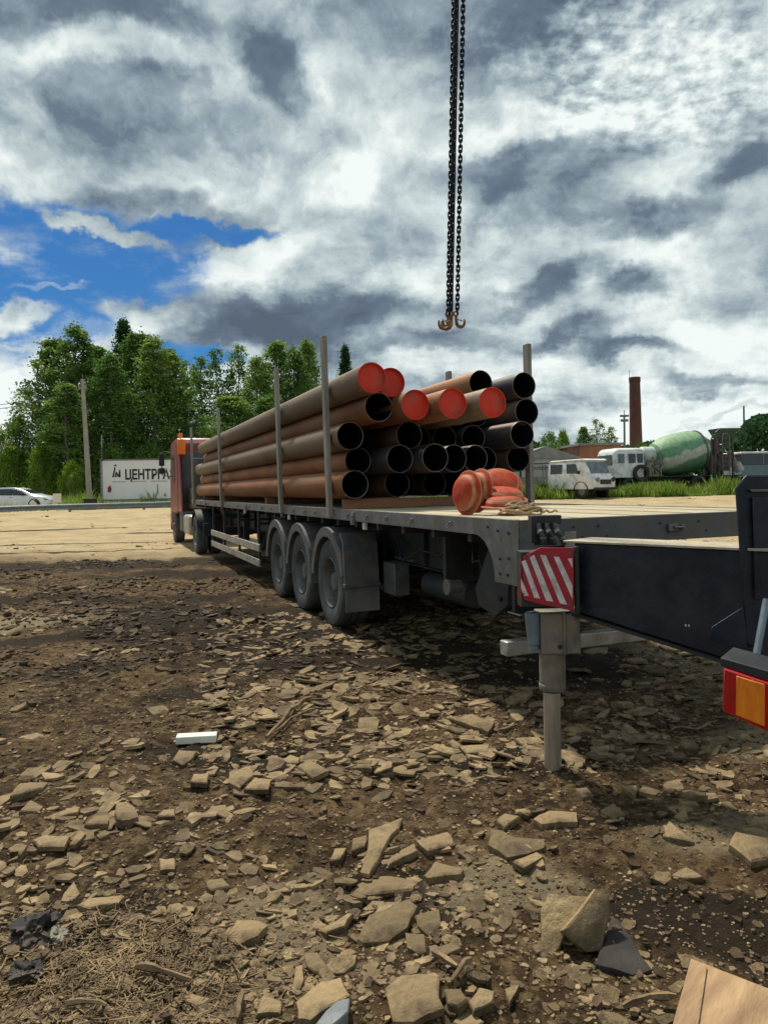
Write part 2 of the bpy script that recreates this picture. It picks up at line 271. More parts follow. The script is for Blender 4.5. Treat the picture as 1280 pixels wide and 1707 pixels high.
def m_groundf():
    m = bpy.data.materials.new('churned_earth'); m.use_nodes = True
    nt = m.node_tree; bs = nt.nodes['Principled BSDF']; nw = nt.nodes.new; lk = nt.links.new
    t = nw('ShaderNodeTexCoord'); P = t.outputs['Object']
    def noise(s, d=8, r=.62, dist=0, st=None):
        n = nw('ShaderNodeTexNoise')
        if st:
            mp = nw('ShaderNodeMapping'); lk(P, mp.inputs[0]); mp.inputs['Scale'].default_value = st; lk(mp.outputs[0], n.inputs['Vector'])
        else: lk(P, n.inputs['Vector'])
        n.inputs['Scale'].default_value = s; n.inputs['Detail'].default_value = d; n.inputs['Roughness'].default_value = r; n.inputs['Distortion'].default_value = dist
        return n.outputs['Fac']
    def mx(f, a, b):
        x = nw('ShaderNodeMix'); x.data_type = 'RGBA'
        if isinstance(f, float): x.inputs[0].default_value = f
        else: lk(f, x.inputs[0])
        for i, v in ((6, a), (7, b)):
            if isinstance(v, tuple): x.inputs[i].default_value = (*v, 1)
            else: lk(v, x.inputs[i])
        return x.outputs[2]
    def rg(v, a, b, lo=0.0, hi=1.0, sm=True):
        x = nw('ShaderNodeMapRange'); x.interpolation_type = 'SMOOTHSTEP' if sm else 'LINEAR'; lk(v, x.inputs[0])
        for i, q in ((1, a), (2, b), (3, lo), (4, hi)): x.inputs[i].default_value = q
        return x.outputs[0]
    def mt(op, a, b):
        x = nw('ShaderNodeMath'); x.operation = op; x.use_clamp = True
        for i, v in ((0, a), (1, b)):
            if isinstance(v, (int, float)): x.inputs[i].default_value = v
            else: lk(v, x.inputs[i])
        return x.outputs[0]
    def patch(cx, cy, rx, ry, rot=0, hard=.6):
        mp = nw('ShaderNodeMapping'); mp.vector_type = 'TEXTURE'; lk(P, mp.inputs[0]); mp.inputs['Location'].default_value = (cx, cy, 0); mp.inputs['Rotation'].default_value = (0, 0, R(rot)); mp.inputs['Scale'].default_value = (rx, ry, 1000)
        ln = nw('ShaderNodeVectorMath'); ln.operation = 'LENGTH'; lk(mp.outputs[0], ln.inputs[0])
        ad = nw('ShaderNodeMath'); ad.operation = 'MULTIPLY_ADD'; lk(noise(1.6, 6), ad.inputs[0]); ad.inputs[1].default_value = 1.2; lk(ln.outputs['Value'], ad.inputs[2])
        return rg(ad.outputs[0], 1.0 + hard * .4, 1.7, 1, 0)
    big = noise(.35, 6); mid = noise(1.7, 8); fine = noise(11, 10, .7); vfine = noise(60, 6, .7)
    near = mx(rg(mid, .35, .66), (.040, .023, .011), (.145, .092, .046))
    near = mx(rg(fine, .46, .64), near, (.24, .165, .085))
    near = mx(rg(noise(23, 8, .7), .50, .62, 0, .85), near, (.022, .014, .008))
    far = mx(rg(noise(1.3, 9, .72, .2, (.7, 1, 1)), .35, .65), (.38, .29, .165), (.54, .425, .25))
    far = mx(rg(noise(.3, 9, .75, .6, (.6, 1, 1)), .54, .66, 0, .55), far, (.26, .19, .12))
    sp = nw('ShaderNodeSeparateXYZ'); lk(P, sp.inputs[0])
    dn = nw('ShaderNodeMath'); dn.operation = 'MULTIPLY_ADD'; lk(big, dn.inputs[0]); dn.inputs[1].default_value = 7.0; lk(sp.outputs[1], dn.inputs[2])
    dd = nw('ShaderNodeMath'); dd.operation = 'MULTIPLY_ADD'; lk(sp.outputs[0], dd.inputs[0]); dd.inputs[1].default_value = .25; lk(dn.outputs[0], dd.inputs[2])
    col = mx(rg(dd.outputs[0], 17.5, 24.5), near, far)
    # dark damp ruts and mud patches, pale dry patches
    for (cx, cy, rx, ry, rot) in DARK: col = mx(mt('MULTIPLY', patch(cx, cy, rx, ry, rot), .9), col, (.028, .020, .013))
    for (cx, cy, rx, ry, rot) in PALE: col = mx(mt('MULTIPLY', patch(cx, cy, rx, ry, rot), .55), col, (.42, .34, .21))
    lk(col, bs.inputs['Base Color'])
    bs.inputs['Roughness'].default_value = .9; bs.inputs['Specular IOR Level'].default_value = .15
    h1 = nw('ShaderNodeMath'); h1.operation = 'MULTIPLY_ADD'; lk(vfine, h1.inputs[0]); h1.inputs[1].default_value = .35; lk(fine, h1.inputs[2])
    b = nw('ShaderNodeBump'); b.inputs['Strength'].default_value = 1.0; b.inputs['Distance'].default_value = .07; lk(h1.outputs[0], b.inputs['Height']); lk(b.outputs[0], bs.inputs['Normal'])
    return m
DARK = [(-5.6, 17.2, 5.5, 1.6, 4), (-3.0, 14.5, 3.4, .8, -6), (-9.5, 13.0, 3.6, .8, 10), (-2.0, 9.2, 2.6, 1.6, -20), (-.6, 7.6, 2.0, 1.3, 0), (-6.5, 11.6, 2.8, .5, 8), (-11, 16, 4, .6, 3), (-4.2, 8.2, 1.6, .35, 12), (-3.2, 5.0, .9, .3, 10), (-.9, 4.6, .8, .3, -15), (.8, 4.4, .7, .25, 5), (1.2, 2.75, .7, .28, -10),
        (-3.4, 11.2, 2.0, .5, 3), (-1.5, 6.0, .5, .3, 20), (.15, 3.0, .5, .25, 0), (-1.25, 2.85, .35, .3, 0), (1.6, 6.6, 1.6, .8, 0), (-2.9, 6.8, .7, .25, 25), (-9, 21.5, 4.5, .22, 5), (-11, 24.5, 5, .18, 2), (-7.5, 28, 3, .3, -3), (-14, 30, 3.5, .3, 4), (-12.5, 20, 2.5, .35, 8)]
PALE = [(.45, 3.05, .35, .28, 0), (-.45, 2.75, .28, .5, 0), (-2.2, 3.1, .6, .3, 0), (1.55, 3.4, .5, .25, 10), (-5.5, 9.5, 2.0, .7, 5), (2.6, 4.6, .7, .5, 0), (3.4, 6.5, 1.3, 1.2, 0)]
m_ground = m_groundf()

# ------------------------------------------------------------------ mesh helpers
class MB:
    def __init__(s): s.v = []; s.f = []; s.m = []; s.k = 0
    def add(s, vs, fs, M=None, k=None):
        o = len(s.v)
        for v in vs:
            v = Vector(v)
            if M is not None: v = M @ v
            s.v.append(v)
        for f in fs: s.f.append([i + o for i in f]); s.m.append(s.k if k is None else k)
        return s
    def box(s, x0, x1, y0, y1, z0, z1, M=None, k=None):
        return s.add([(x0, y0, z0), (x1, y0, z0), (x1, y1, z0), (x0, y1, z0), (x0, y0, z1), (x1, y0, z1), (x1, y1, z1), (x0, y1, z1)],
                     [(0, 3, 2, 1), (4, 5, 6, 7), (0, 1, 5, 4), (1, 2, 6, 5), (2, 3, 7, 6), (3, 0, 4, 7)], M, k)
    def cyl(s, p0, p1, r0, r1=None, n=16, cap=True, M=None, k=None):
        p0, p1 = Vector(p0), Vector(p1); r1 = r0 if r1 is None else r1
        d = (p1 - p0).normalized(); a = d.orthogonal().normalized(); b = d.cross(a)
        vs = []
        for p, r in ((p0, r0), (p1, r1)):
            for i in range(n):
                t = 2 * math.pi * i / n; vs.append(p + (a * math.cos(t) + b * math.sin(t)) * r)
        fs = [(i, (i + 1) % n, n + (i + 1) % n, n + i) for i in range(n)]
        if cap: fs += [tuple(range(n - 1, -1, -1)), tuple(range(n, 2 * n))]
        return s.add(vs, fs, M, k)
    def tube(s, pts, r, n=8, closed=False, M=None, k=None, rs=None):
        pts = [Vector(p) for p in pts]; m = len(pts); vs = []; prev = None
        for i, p in enumerate(pts):
            if closed: d = pts[(i + 1) % m] - pts[i - 1]
            else: d = pts[min(i + 1, m - 1)] - pts[max(i - 1, 0)]
            d.normalize()
            a = d.orthogonal().normalized() if prev is None else (prev - d * prev.dot(d)).normalized()
            prev = a; b = d.cross(a); rr = rs[i] if rs else r
            for j in range(n):
                t = 2 * math.pi * j / n; vs.append(p + (a * math.cos(t) + b * math.sin(t)) * rr)
        fs = []
        for i in range(m if closed else m - 1):
            q = (i + 1) % m
            for j in range(n): fs.append((i * n + j, i * n + (j + 1) % n, q * n + (j + 1) % n, q * n + j))
        if not closed: fs += [tuple(range(n - 1, -1, -1)), tuple(range((m - 1) * n, m * n))]
        return s.add(vs, fs, M, k)
    def prism(s, poly, a, b, axis='x', M=None, k=None):
        # poly: 2-D points in the plane across the axis
        def P(q, t):
            return {'x': (t, q[0], q[1]), 'y': (q[0], t, q[1]), 'z': (q[0], q[1], t)}[axis]
        n = len(poly); vs = [P(q, a) for q in poly] + [P(q, b) for q in poly]
        fs = [tuple(range(n - 1, -1, -1)), tuple(range(n, 2 * n))] + [(i, (i + 1) % n, n + (i + 1) % n, n + i) for i in range(n)]
        return s.add(vs, fs, M, k)
    def lathe(s, prof, n=32, axis='z', M=None, k=None, a0=0.0, a1=2 * math.pi):
        # prof: (r, t) along the axis
        full = abs(a1 - a0 - 2 * math.pi) < 1e-6; c = n if full else n + 1; vs = []
        for r, t in prof:
            for i in range(c):
                q = a0 + (a1 - a0) * i / n; x, y = r * math.cos(q), r * math.sin(q)
                vs.append({'z': (x, y, t), 'y': (x, t, y), 'x': (t, x, y)}[axis])
        fs = []
        for j in range(len(prof) - 1):
            for i in range(n):
                q = (i + 1) % c; fs.append((j * c + i, j * c + q, (j + 1) * c + q, (j + 1) * c + i))
        return s.add(vs, fs, M, k)
    def build(s, name, mats, parent=None, bevel=0.0, smooth=35, loc=None, rot=None, recalc=True):
        me = bpy.data.meshes.new(name); me.from_pydata([tuple(v) for v in s.v], [], s.f)
        mats = mats if isinstance(mats, (list, tuple)) else [mats]
        for m in mats: me.materials.append(m)
        if len(mats) > 1: me.polygons.foreach_set('material_index', s.m)
        if recalc:
            bm = bmesh.new(); bm.from_mesh(me); bmesh.ops.recalc_face_normals(bm, faces=bm.faces); bm.to_mesh(me); bm.free()
        me.shade_smooth(); me.set_sharp_from_angle(angle=R(smooth)); me.update()
        o = bpy.data.objects.new(name, me); COL.objects.link(o)
        if parent: o.parent = parent
        if loc is not None: o.location = loc
        if rot is not None: o.rotation_euler = rot
        if bevel:
            b = o.modifiers.new('bevel', 'BEVEL'); b.width = bevel; b.segments = 2; b.limit_method = 'ANGLE'; b.angle_limit = R(40)
        return o
def tag(o, label=None, cat=None, group=None, kind=None):
    if label: o['label'] = label
    if cat: o['category'] = cat
    if group: o['group'] = group
    if kind: o['kind'] = kind
    return o
def empty(name, loc, rz=0, label=None, cat=None, group=None):
    o = bpy.data.objects.new(name, None); COL.objects.link(o); o.location = loc; o.rotation_euler = (0, 0, rz); o.empty_display_size = .2
    return tag(o, label, cat, group)
def link_copy(o, parent=None, loc=None):
    c = o.copy(); COL.objects.link(c)
    if parent is not None: c.parent = parent
    if loc is not None: c.location = loc
    for ch in [q for q in o.children]: link_copy(ch, c)
    return c
def npmesh(name, V_, F_, m, parent=None, smooth=False):
    me = bpy.data.meshes.new(name); nv = len(V_); nf, k = F_.shape
    me.vertices.add(nv); me.vertices.foreach_set('co', V_.astype(np.float32).ravel())
    me.loops.add(nf * k); me.polygons.add(nf)
    me.loops.foreach_set('vertex_index', F_.astype(np.int32).ravel())
    me.polygons.foreach_set('loop_start', np.arange(0, nf * k, k, dtype=np.int32)); me.polygons.foreach_set('loop_total', np.full(nf, k, dtype=np.int32))
    me.materials.append(m); me.update(calc_edges=True)
    if smooth: me.shade_smooth()
    else: me.shade_flat()
    o = bpy.data.objects.new(name, me); COL.objects.link(o)
    if parent: o.parent = parent
    return o

# ------------------------------------------------------------------ ground
TAB = RNG.random((256, 256))
def vn(x, y):
    xi = np.floor(x).astype(int); yi = np.floor(y).astype(int); fx = x - xi; fy = y - yi
    fx = fx * fx * (3 - 2 * fx); fy = fy * fy * (3 - 2 * fy)
    a = TAB[xi % 256, yi % 256]; b = TAB[(xi + 1) % 256, yi % 256]; c = TAB[xi % 256, (yi + 1) % 256]; d = TAB[(xi + 1) % 256, (yi + 1) % 256]
    return (a * (1 - fx) + b * fx) * (1 - fy) + (c * (1 - fx) + d * fx) * fy - .5
def fbm(x, y, o=4, g=.5):
    r = 0; a = 1.0
    for i in range(o): r = r + a * vn(x * 2 ** i + 17.3 * i, y * 2 ** i + 5.1 * i); a *= g
    return r
def sst(a, b, x): t = np.clip((x - a) / (b - a), 0, 1); return t * t * (3 - 2 * t)
TA = math.atan(.389); TU = Vector((-math.sin(TA), math.cos(TA), 0)); TV = Vector((math.cos(TA), math.sin(TA), 0))
TO = Vector((2.75 - .389 * 4.82, 4.82, 0))
def GZ(X, Y):
    X = np.asarray(X, float); Y = np.asarray(Y, float)
    z = sst(24, 40, Y) * (.68 + .24 * sst(-6, 12, X))
    fade = 1 - sst(12, 30, Y); f2 = .4 + .6 * (1 - sst(8, 60, Y))
    z = z + fade * (.075 * fbm(X * .9, Y * .9, 3) + .055 * fbm(X * 3.3, Y * 3.3, 4, .6) + .012 * fbm(X * 16, Y * 16, 3, .6))
    z = z + .06 * f2 * fbm(X * .15 + 9, Y * .15, 2)
    # ruts running along the trailer's left side
    lat = (X - TO.x) * TV.x + (Y - TO.y) * TV.y; tt = (X - TO.x) * TU.x + (Y - TO.y) * TU.y
    for c, d_ in ((-.9, .05), (-2.2, .04), (-3.6, .05)):
        w = c + .35 * vn(tt * .35 + c, tt * 0 + c * 3.1)
        z = z - d_ * np.exp(-((lat - w) / .16) ** 2) * sst(3.5, 6, tt) * (1 - sst(16, 22, tt)) + .5 * d_ * np.exp(-((lat - w - .3) / .12) ** 2) * sst(3.5, 6, tt) * (1 - sst(16, 22, tt))
    # keep level under the wheels
    k = np.exp(-((lat - .2) / .35) ** 2) * sst(2.5, 3.6, tt) * (1 - sst(8, 9, tt))
    z = z * (1 - .8 * k)
    return z
def gz(x, y): return float(GZ(np.array([x]), np.array([y]))[0])
def axis_pts(lo, hi, c, dmin, grow, dmax):
    a = [c]; d = dmin
    while a[-1] < hi: a.append(a[-1] + d); d = min(dmax, dmin + grow * (a[-1] - c))
    b = [c]; 
    while b[-1] > lo: d = min(dmax, dmin + grow * (c - b[-1])); b.append(b[-1] - d)
    return np.array(b[:0:-1] + a)
xs = axis_pts(-900, 900, 0, .022, .0075, 40); ys = axis_pts(-60, 1500, 2.4, .018, .0065, 60)
GX, GY = np.meshgrid(xs, ys); Z = GZ(GX, GY)
nx_, ny_ = len(xs), len(ys)
idx = np.arange(nx_ * ny_).reshape(ny_, nx_)
FF = np.stack([idx[:-1, :-1], idx[:-1, 1:], idx[1:, 1:], idx[1:, :-1]], -1).reshape(-1, 4)
g = npmesh('ground', np.stack([GX, GY, Z], -1).reshape(-1, 3), FF, m_ground, smooth=True); g['kind'] = 'structure'

# ------------------------------------------------------------------ trailer
TR = empty('flatbed_trailer', TO, TA, 'long grey flatbed semi trailer with side stakes carrying the stack of steel pipes', 'trailer')
DZ = 1.416; LEN = 17.7
b = MB()
for i in range(14): b.box(.045 + i * .1725, .045 + i * .1725 + .168, .065, LEN - .05, DZ - .03, DZ - .002 * (i % 3) - .001)
b.build('deck_floor', m_deck, TR)
for s_, (x0, x1) in enumerate(((0, .045), (2.455, 2.5))):
    b = MB().box(x0, x1, .066, LEN, DZ - .112, DZ + .004)
    b.box(x0 if s_ == 0 else x0 - .05, x1 + .05 if s_ == 0 else x1, .066, LEN, DZ - .118, DZ - .1125); b.build('side_rail', m_rail, TR, .004)
for t in [1.0, 1.75, 2.35, 2.9, 3.5, 4.8, 5.3, 5.9, 7.3, 8.0, 9.1, 10.2, 11.3, 13.1, 14.4, 15.6]:
    MB().cyl((-.004, t, DZ - .055), (-.022, t, DZ - .055), .016, n=8).tube([(-.012, t - .03, DZ - .06), (-.03, t - .02, DZ - .085), (-.03, t + .02, DZ - .085), (-.012, t + .03, DZ - .06)], .006, 6).build('lashing_hook', m_steel, TR)
for t in (3.35, 6.6, 9.4, 12.2, 14.8): MB().box(-.012, .0, t - .06, t + .06, DZ - .16, DZ - .02).box(-.02, -.012, t - .03, t + .03, DZ - .14, DZ - .05).build('stake_pocket', m_rail, TR, .003)
b = MB().box(.135, 2.365, 0.0, .06, 1.235, DZ + .003).box(.135, 2.365, .06, .11, 1.235, 1.245)
b.build('rear_beam', m_steel, TR, .005)
for xx in (.42, .62, 1.15, 1.5, 1.9, 2.2): MB().cyl((xx, .002, 1.36), (xx, -.006, 1.36), .008, n=6).build('bolt', m_blackpl, TR); MB().cyl((xx + .07, .002, 1.29), (xx + .07, -.006, 1.29), .006, n=6).build('bolt', m_blackpl, TR)
b = MB().box(1.21, 1.30, -.022, -.001, 1.30, 1.35).cyl((1.25, -.03, 1.325), (1.33, -.04, 1.325), .011, n=8).box(1.31, 1.345, -.035, -.001, 1.305, 1.345); b.build('latch', m_galv, TR, .003)
MB().box(.34, .43, -.014, -.004, 1.22, 1.33).build('reflector_plate', m_alu, TR, .003)
# corner side plates with the curved cut
arc = [(.0, DZ + .004), (.62, DZ + .004), (.62, DZ - .115)]
for i in range(9):
    q = R(90 * i / 8); arc.append((.62 - .30 * math.sin(q), DZ - .115 - .30 * (1 - math.cos(q))))
arc += [(.32, .985), (.0, .985)]
for sx in (0, 1):
    x0 = -.008 if sx == 0 else 2.5
    b = MB().prism(arc, x0, x0 + .008, 'x'); b.box(.0 if sx == 0 else 2.366, .134 if sx == 0 else 2.5, -.008, 0.0, .985, DZ + .004)
    b.build('corner_plate', m_galv, TR, .002)
    xb = -.009 if sx == 0 else 2.509
    for (t, z) in ((.12, 1.33), (.26, 1.34), (.12, 1.16), (.24, 1.15), (.14, 1.05), (.24, 1.05), (.40, 1.36)): MB().cyl((xb, t, z), (xb - .008 * (1 - 2 * sx), t, z), .011, n=6).build('bolt', m_blackpl, TR)
# main chassis beams
for x0 in (.62, 1.78):
    b = MB().box(x0 + .05, x0 + .062, 1.8, 16.6, .812, 1.292).box(x0, x0 + .12, 1.8, 12.5, .80, .812).box(x0, x0 + .12, 12.5, 16.6, .80, .812).box(x0, x0 + .12, 1.8, 16.6, 1.292, 1.304)
    for t in (1.85, 2.9, 4.1, 5.0, 6.2, 7.6, 9, 10.4, 11.8): b.box(x0 + .002, x0 + .05, t, t + .012, .812, 1.292)
    b.build('chassis_beam', m_beam, TR, .003)
b = MB().box(.045, 2.455, 0, .06, 1.23, 1.30)
cm = b.build('cross_member', m_beam, TR, loc=(0, .75, 0))
for i in range(1, 26): link_copy(cm, TR, (0, .75 + i * .65, 0))
# bent side bracket seen behind the corner plate
b = MB().prism([(1.72, 1.30), (1.78, 1.30), (1.78, .80), (1.72, .80)], .30, .66, 'x').prism([(.9, 1.29), (1.72, 1.29), (1.72, .95), (1.5, .84), (1.15, 1.0)], .62, .632, 'x')
b.build('beam_end_plate', m_beam, TR, .003)
# axles, wheels, fenders
def tyre_mb(w, r):
    h = w / 2
    return MB().lathe([(r * .56, -h + .03), (r * .62, -h + .012), (r * .80, -h), (r * .93, -h + .008), (r * .985, -h + .035), (r, -h + .06), (r, -.055), (r - .012, -.05), (r - .012, -.04), (r, -.035), (r, .035), (r - .012, .04), (r - .012, .05), (r, .055), (r, h - .06), (r * .985, h - .035), (r * .93, h - .008), (r * .80, h), (r * .62, h - .012), (r * .56, h - .03)], 48, 'x')
def rim_mb(w, r, deep=.13, side=-1):
    h = w / 2; R0 = r * .57; s = side
    b = MB().lathe([(R0, s * (h - .02)), (R0 * .97, s * (h - .012)), (R0 * .93, s * (h - .03)), (R0 * .88, s * (h - deep)), (R0 * .62, s * (h - deep - .015)), (R0 * .42, s * (h - deep)), (R0 * .40, s * (h - deep + .05)), (R0 * .34, s * (h - deep + .075)), (0.001, s * (h - deep + .08))], 36, 'x')
    for i in range(10):
        q = 2 * math.pi * i / 10; y, z = R0 * .52 * math.cos(q), R0 * .52 * math.sin(q)
        b.cyl((s * (h - deep - .01), y, z), (s * (h - deep + .03), y, z), .016, n=6)
    for i in range(8):
        q = 2 * math.pi * (i + .5) / 8; y, z = R0 * .74 * math.cos(q), R0 * .74 * math.sin(q)
        b.cyl((s * (h - deep - .004), y, z), (s * (h - deep + .004), y, z), .026, n=10, k=1)
    return b
def wheel(parent, x, t, r=.525, w=.36, side=-1, deep=.13, rim=m_rim, tyre=m_tyre, zc=None):
    e = tyre_mb(w, r).build('wheel', tyre, parent, loc=(x, t, r if zc is None else zc))
    rim_mb(w, r, deep, side).build('rim', [rim, m_blackpl], e); return e
WT = (4.33, 5.68, 7.03)
for t in WT:
    wheel(TR, .20, t, .53, .37, -1); wheel(TR, 2.30, t, .53, .37, 1)
    MB().cyl((.3, t, .53), (2.2, t, .53), .075, n=14).build('axle', m_beam, TR)
    MB().box(.62, .74, t - .5, t + .1, .55, .62).cyl((.68, t - .25, .62), (.68, t - .25, .80), .1, n=14).box(1.78, 1.90, t - .5, t + .1, .55, .62).cyl((1.84, t - .25, .62), (1.84, t - .25, .80), .1, n=14).build('suspension_arm', m_beam, TR)
    for x0 in (-.02, 2.09):
        b = MB(); a0, a1, n = R(-8 if t > 4.5 else 12), R(175), 20
        vs = []; fs = []
        for i in range(n + 1):
            q = a0 + (a1 - a0) * i / n
            for rr, xx in ((.60, x0), (.665, x0), (.665, x0 + .43), (.60, x0 + .43)): 
                rr2 = rr if rr > .62 else .64
                if xx == x0: rr2 = rr - (.05 if rr < .62 else 0)
                vs.append((xx, -math.cos(q) * rr2, .53 + math.sin(q) * rr2))
        for i in range(n):
            for j in range(4): fs.append((i * 4 + j, i * 4 + (j + 1) % 4, (i + 1) * 4 + (j + 1) % 4, (i + 1) * 4 + j))
        fs += [(0, 1, 2, 3), (n * 4 + 3, n * 4 + 2, n * 4 + 1, n * 4)]
        f_ = MB().add(vs, fs); o = f_.build('fender', m_fender, TR, .004, loc=(0, t, 0))
        MB().cyl((x0 + .1, .60 * 0, 1.19), (x0 + .55, 0, 1.19), .02, n=8).build('fender_stay', m_beam, o)
for x0 in (-.02, 2.09):
    t = 4.33 - .665
    b = MB().prism([(t - .03, .56), (t + .03, .56), (t + .055, 1.0), (t + .16, 1.13), (t + .14, 1.15), (t + .02, 1.02)], x0 + .01, x0 + .42, 'x').box(x0 + .0, x0 + .43, t - .045, t + .03, .545, .585)
    b.build('fender_apron', m_fender, TR, .005)
    MB().box(x0 + .02, x0 + .42, t - .012, t + .0, .27, .545).build('mud_flap', m_flap, TR)
# side guard
for z0 in (.60, .345):
    MB().box(.0, .03, 8.35, 13.95, z0, z0 + .125).box(.03, .045, 8.35, 13.95, z0, z0 + .01).build('side_guard_rail', m_alu, TR, .004)
    MB().box(2.47, 2.5, 8.35, 13.95, z0, z0 + .125).build('side_guard_rail', m_alu, TR, .004)
for t in (8.5, 10.4, 12.2, 13.8):
    MB().box(.03, .07, t, t + .06, .34, 1.30).box(.07, .62, t, t + .05, 1.05, 1.1).build('guard_post', m_beam, TR)
    MB().box(2.43, 2.47, t, t + .06, .34, 1.30).build('guard_post', m_beam, TR)
for x in (.55, 1.95): MB().box(x, x + .12, 12.6, 12.72, .45, 1.3).box(x - .03, x + .15, 12.55, 12.77, .40, .45).build('landing_leg', m_beam, TR, .004)
MB().box(.44, .615, 3.28, 3.62, .47, .82).box(.615, .70, 3.2, 3.7, .83, .86).build('tool_box', m_galv, TR, .006)
MB().box(.9, 1.5, 2.2, 3.4, .55, .78).cyl((.75, 2.0, .62), (.75, 3.0, .62), .13, n=20).cyl((1.75, 2.0, .62), (1.75, 3.0, .62), .13, n=20).build('air_tank', m_beam, TR, .01)
# rear underrun, lamps, brackets
MB().box(.02, 2.48, .22, .32, .48, .58).build('underrun_bar', m_alu, TR, .008)
for x in (.62, 1.80): MB().prism([(.26, .58), (.40, .58), (1.0, .98), (1.9, .98), (1.9, .82), (1.05, .82), (.45, .46), (.26, .46)], x, x + .07, 'x').build('underrun_arm', m_beam, TR, .004)
for x0 in (.02, 2.16):
    MB().box(x0, x0 + .32, .03, .09, .845, .965).build('tail_lamp', m_lampred, TR, .012)
    MB().box(x0 - .01, x0 + .36, .09, .13, .80, .985).box(x0 - .03, x0 + .42, -.0, .16, .792, .80).build('lamp_bracket', m_beam, TR, .003)
MB().prism([(.35, .99), (.52, 1.2), (.62, 1.2), (.85, .86), (.8, .74), (.55, .70), (.38, .80)], .12, .16, 'x').tube([(.2, .5, .95), (.3, .7, .82), (.5, .9, .9), (.7, 1.3, .86)], .018, 8).tube([(.1, .45, .85), (.25, .6, .7), (.45, 1.0, .74), (.62, 1.6, .85)], .014, 8).tube([(.58, 1.9, 1.2), (.52, 2.3, .98), (.55, 2.8, 1.0), (.50, 3.2, .86), (.6, 3.6, 1.1)], .012, 6).tube([(.56, 1.7, 1.25), (.4, 1.4, 1.0), (.3, 1.1, 1.05), (.2, .8, .9), (.15, .5, 1.1)], .012, 6).build('side_bracket', m_beam, TR, .003)
MB().cyl((.1, 1.25, .83), (.2, 1.25, .83), .055, n=16).cyl((.07, 1.25, .83), (.1, 1.25, .83), .065, n=16).build('rope_winch', m_galv, TR, .003)
for t in (3.1, 6.35, 9.8): MB().box(.03, .06, t - .04, t + .04, DZ - .20, DZ - .125).build('side_marker', m_foam, TR, .004)
# stakes (2 m posts standing in the side pockets)
for t in (4.12, 6.55, 12.1, 17.0):
    MB().add([(-.050, t - .052, DZ - .1), (.004, t - .052, DZ - .1), (.004, t + .052, DZ - .1), (-.050, t + .052, DZ - .1), (-.085, t - .052, DZ + 2.02), (-.028, t - .052, DZ + 2.02), (-.028, t + .052, DZ + 2.02), (-.085, t + .052, DZ + 2.02)],
             [(0, 3, 2, 1), (4, 5, 6, 7), (0, 1, 5, 4), (1, 2, 6, 5), (2, 3, 7, 6), (3, 0, 4, 7)]).build('stake', m_stake, TR, .006)
for t in (3.83, 6.05, 12.1, 17.0):
    MB().box(2.487, 2.547, t - .055, t + .055, DZ - .1, DZ + 2.0).build('stake', m_stake, TR, .006)
MB().box(.05, 2.45, LEN - .05, LEN, DZ, DZ + 1.2).build('headboard', m_steel, TR, .01)

# bearers under the pipes
for i, t in enumerate((3.86, 8.0, 12.3, 15.6)):
    o = MB().box(.06, 2.44, -.055, .055, 0, .11).build('timber_bearer', m_bearer, None, .005)
    o.location = TO + TU * t + Vector((0, 0, DZ + .001)); o.rotation_euler = (0, 0, TA)
    tag(o, 'brown cross beam under the rear ends of the pipe stack' if i == 0 else 'brown cross beam under the pipes, ' + ('second', 'third', 'frontmost')[i - 1] + ' from the rear of the trailer', 'timber', 'bearers under the pipes')

# pipes
PR = .1625; PLEN = 13.0
def pipe_mb():
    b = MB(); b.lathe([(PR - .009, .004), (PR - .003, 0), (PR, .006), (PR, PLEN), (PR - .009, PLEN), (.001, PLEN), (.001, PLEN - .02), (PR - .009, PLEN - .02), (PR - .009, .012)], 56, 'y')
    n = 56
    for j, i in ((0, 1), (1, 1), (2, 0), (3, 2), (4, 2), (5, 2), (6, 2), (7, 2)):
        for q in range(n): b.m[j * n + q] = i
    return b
cap_mb = lambda: MB().lathe([(.0005, .022), (.05, .021), (.10, .024), (PR - .022, .03), (PR - .012, .018), (PR - .002, -.004), (PR + .001, -.008), (PR - .006, -.012), (PR - .011, -.004), (PR - .016, .024), (PR - .03, .036), (.0005, .03)], 48, 'y')
P1 = pipe_mb().build('steel_pipe', [m_pipe, m_cut, m_pin]); P2 = P1.copy(); P2.data = P1.data.copy(); P2.data.materials[0] = m_pipe_grey; COL.objects.link(P2)
P3 = P1.copy(); P3.data = P1.data.copy(); P3.data.materials[0] = m_pipe_shade; COL.objects.link(P3)
CAP = cap_mb().build('end_cap', m_cap)
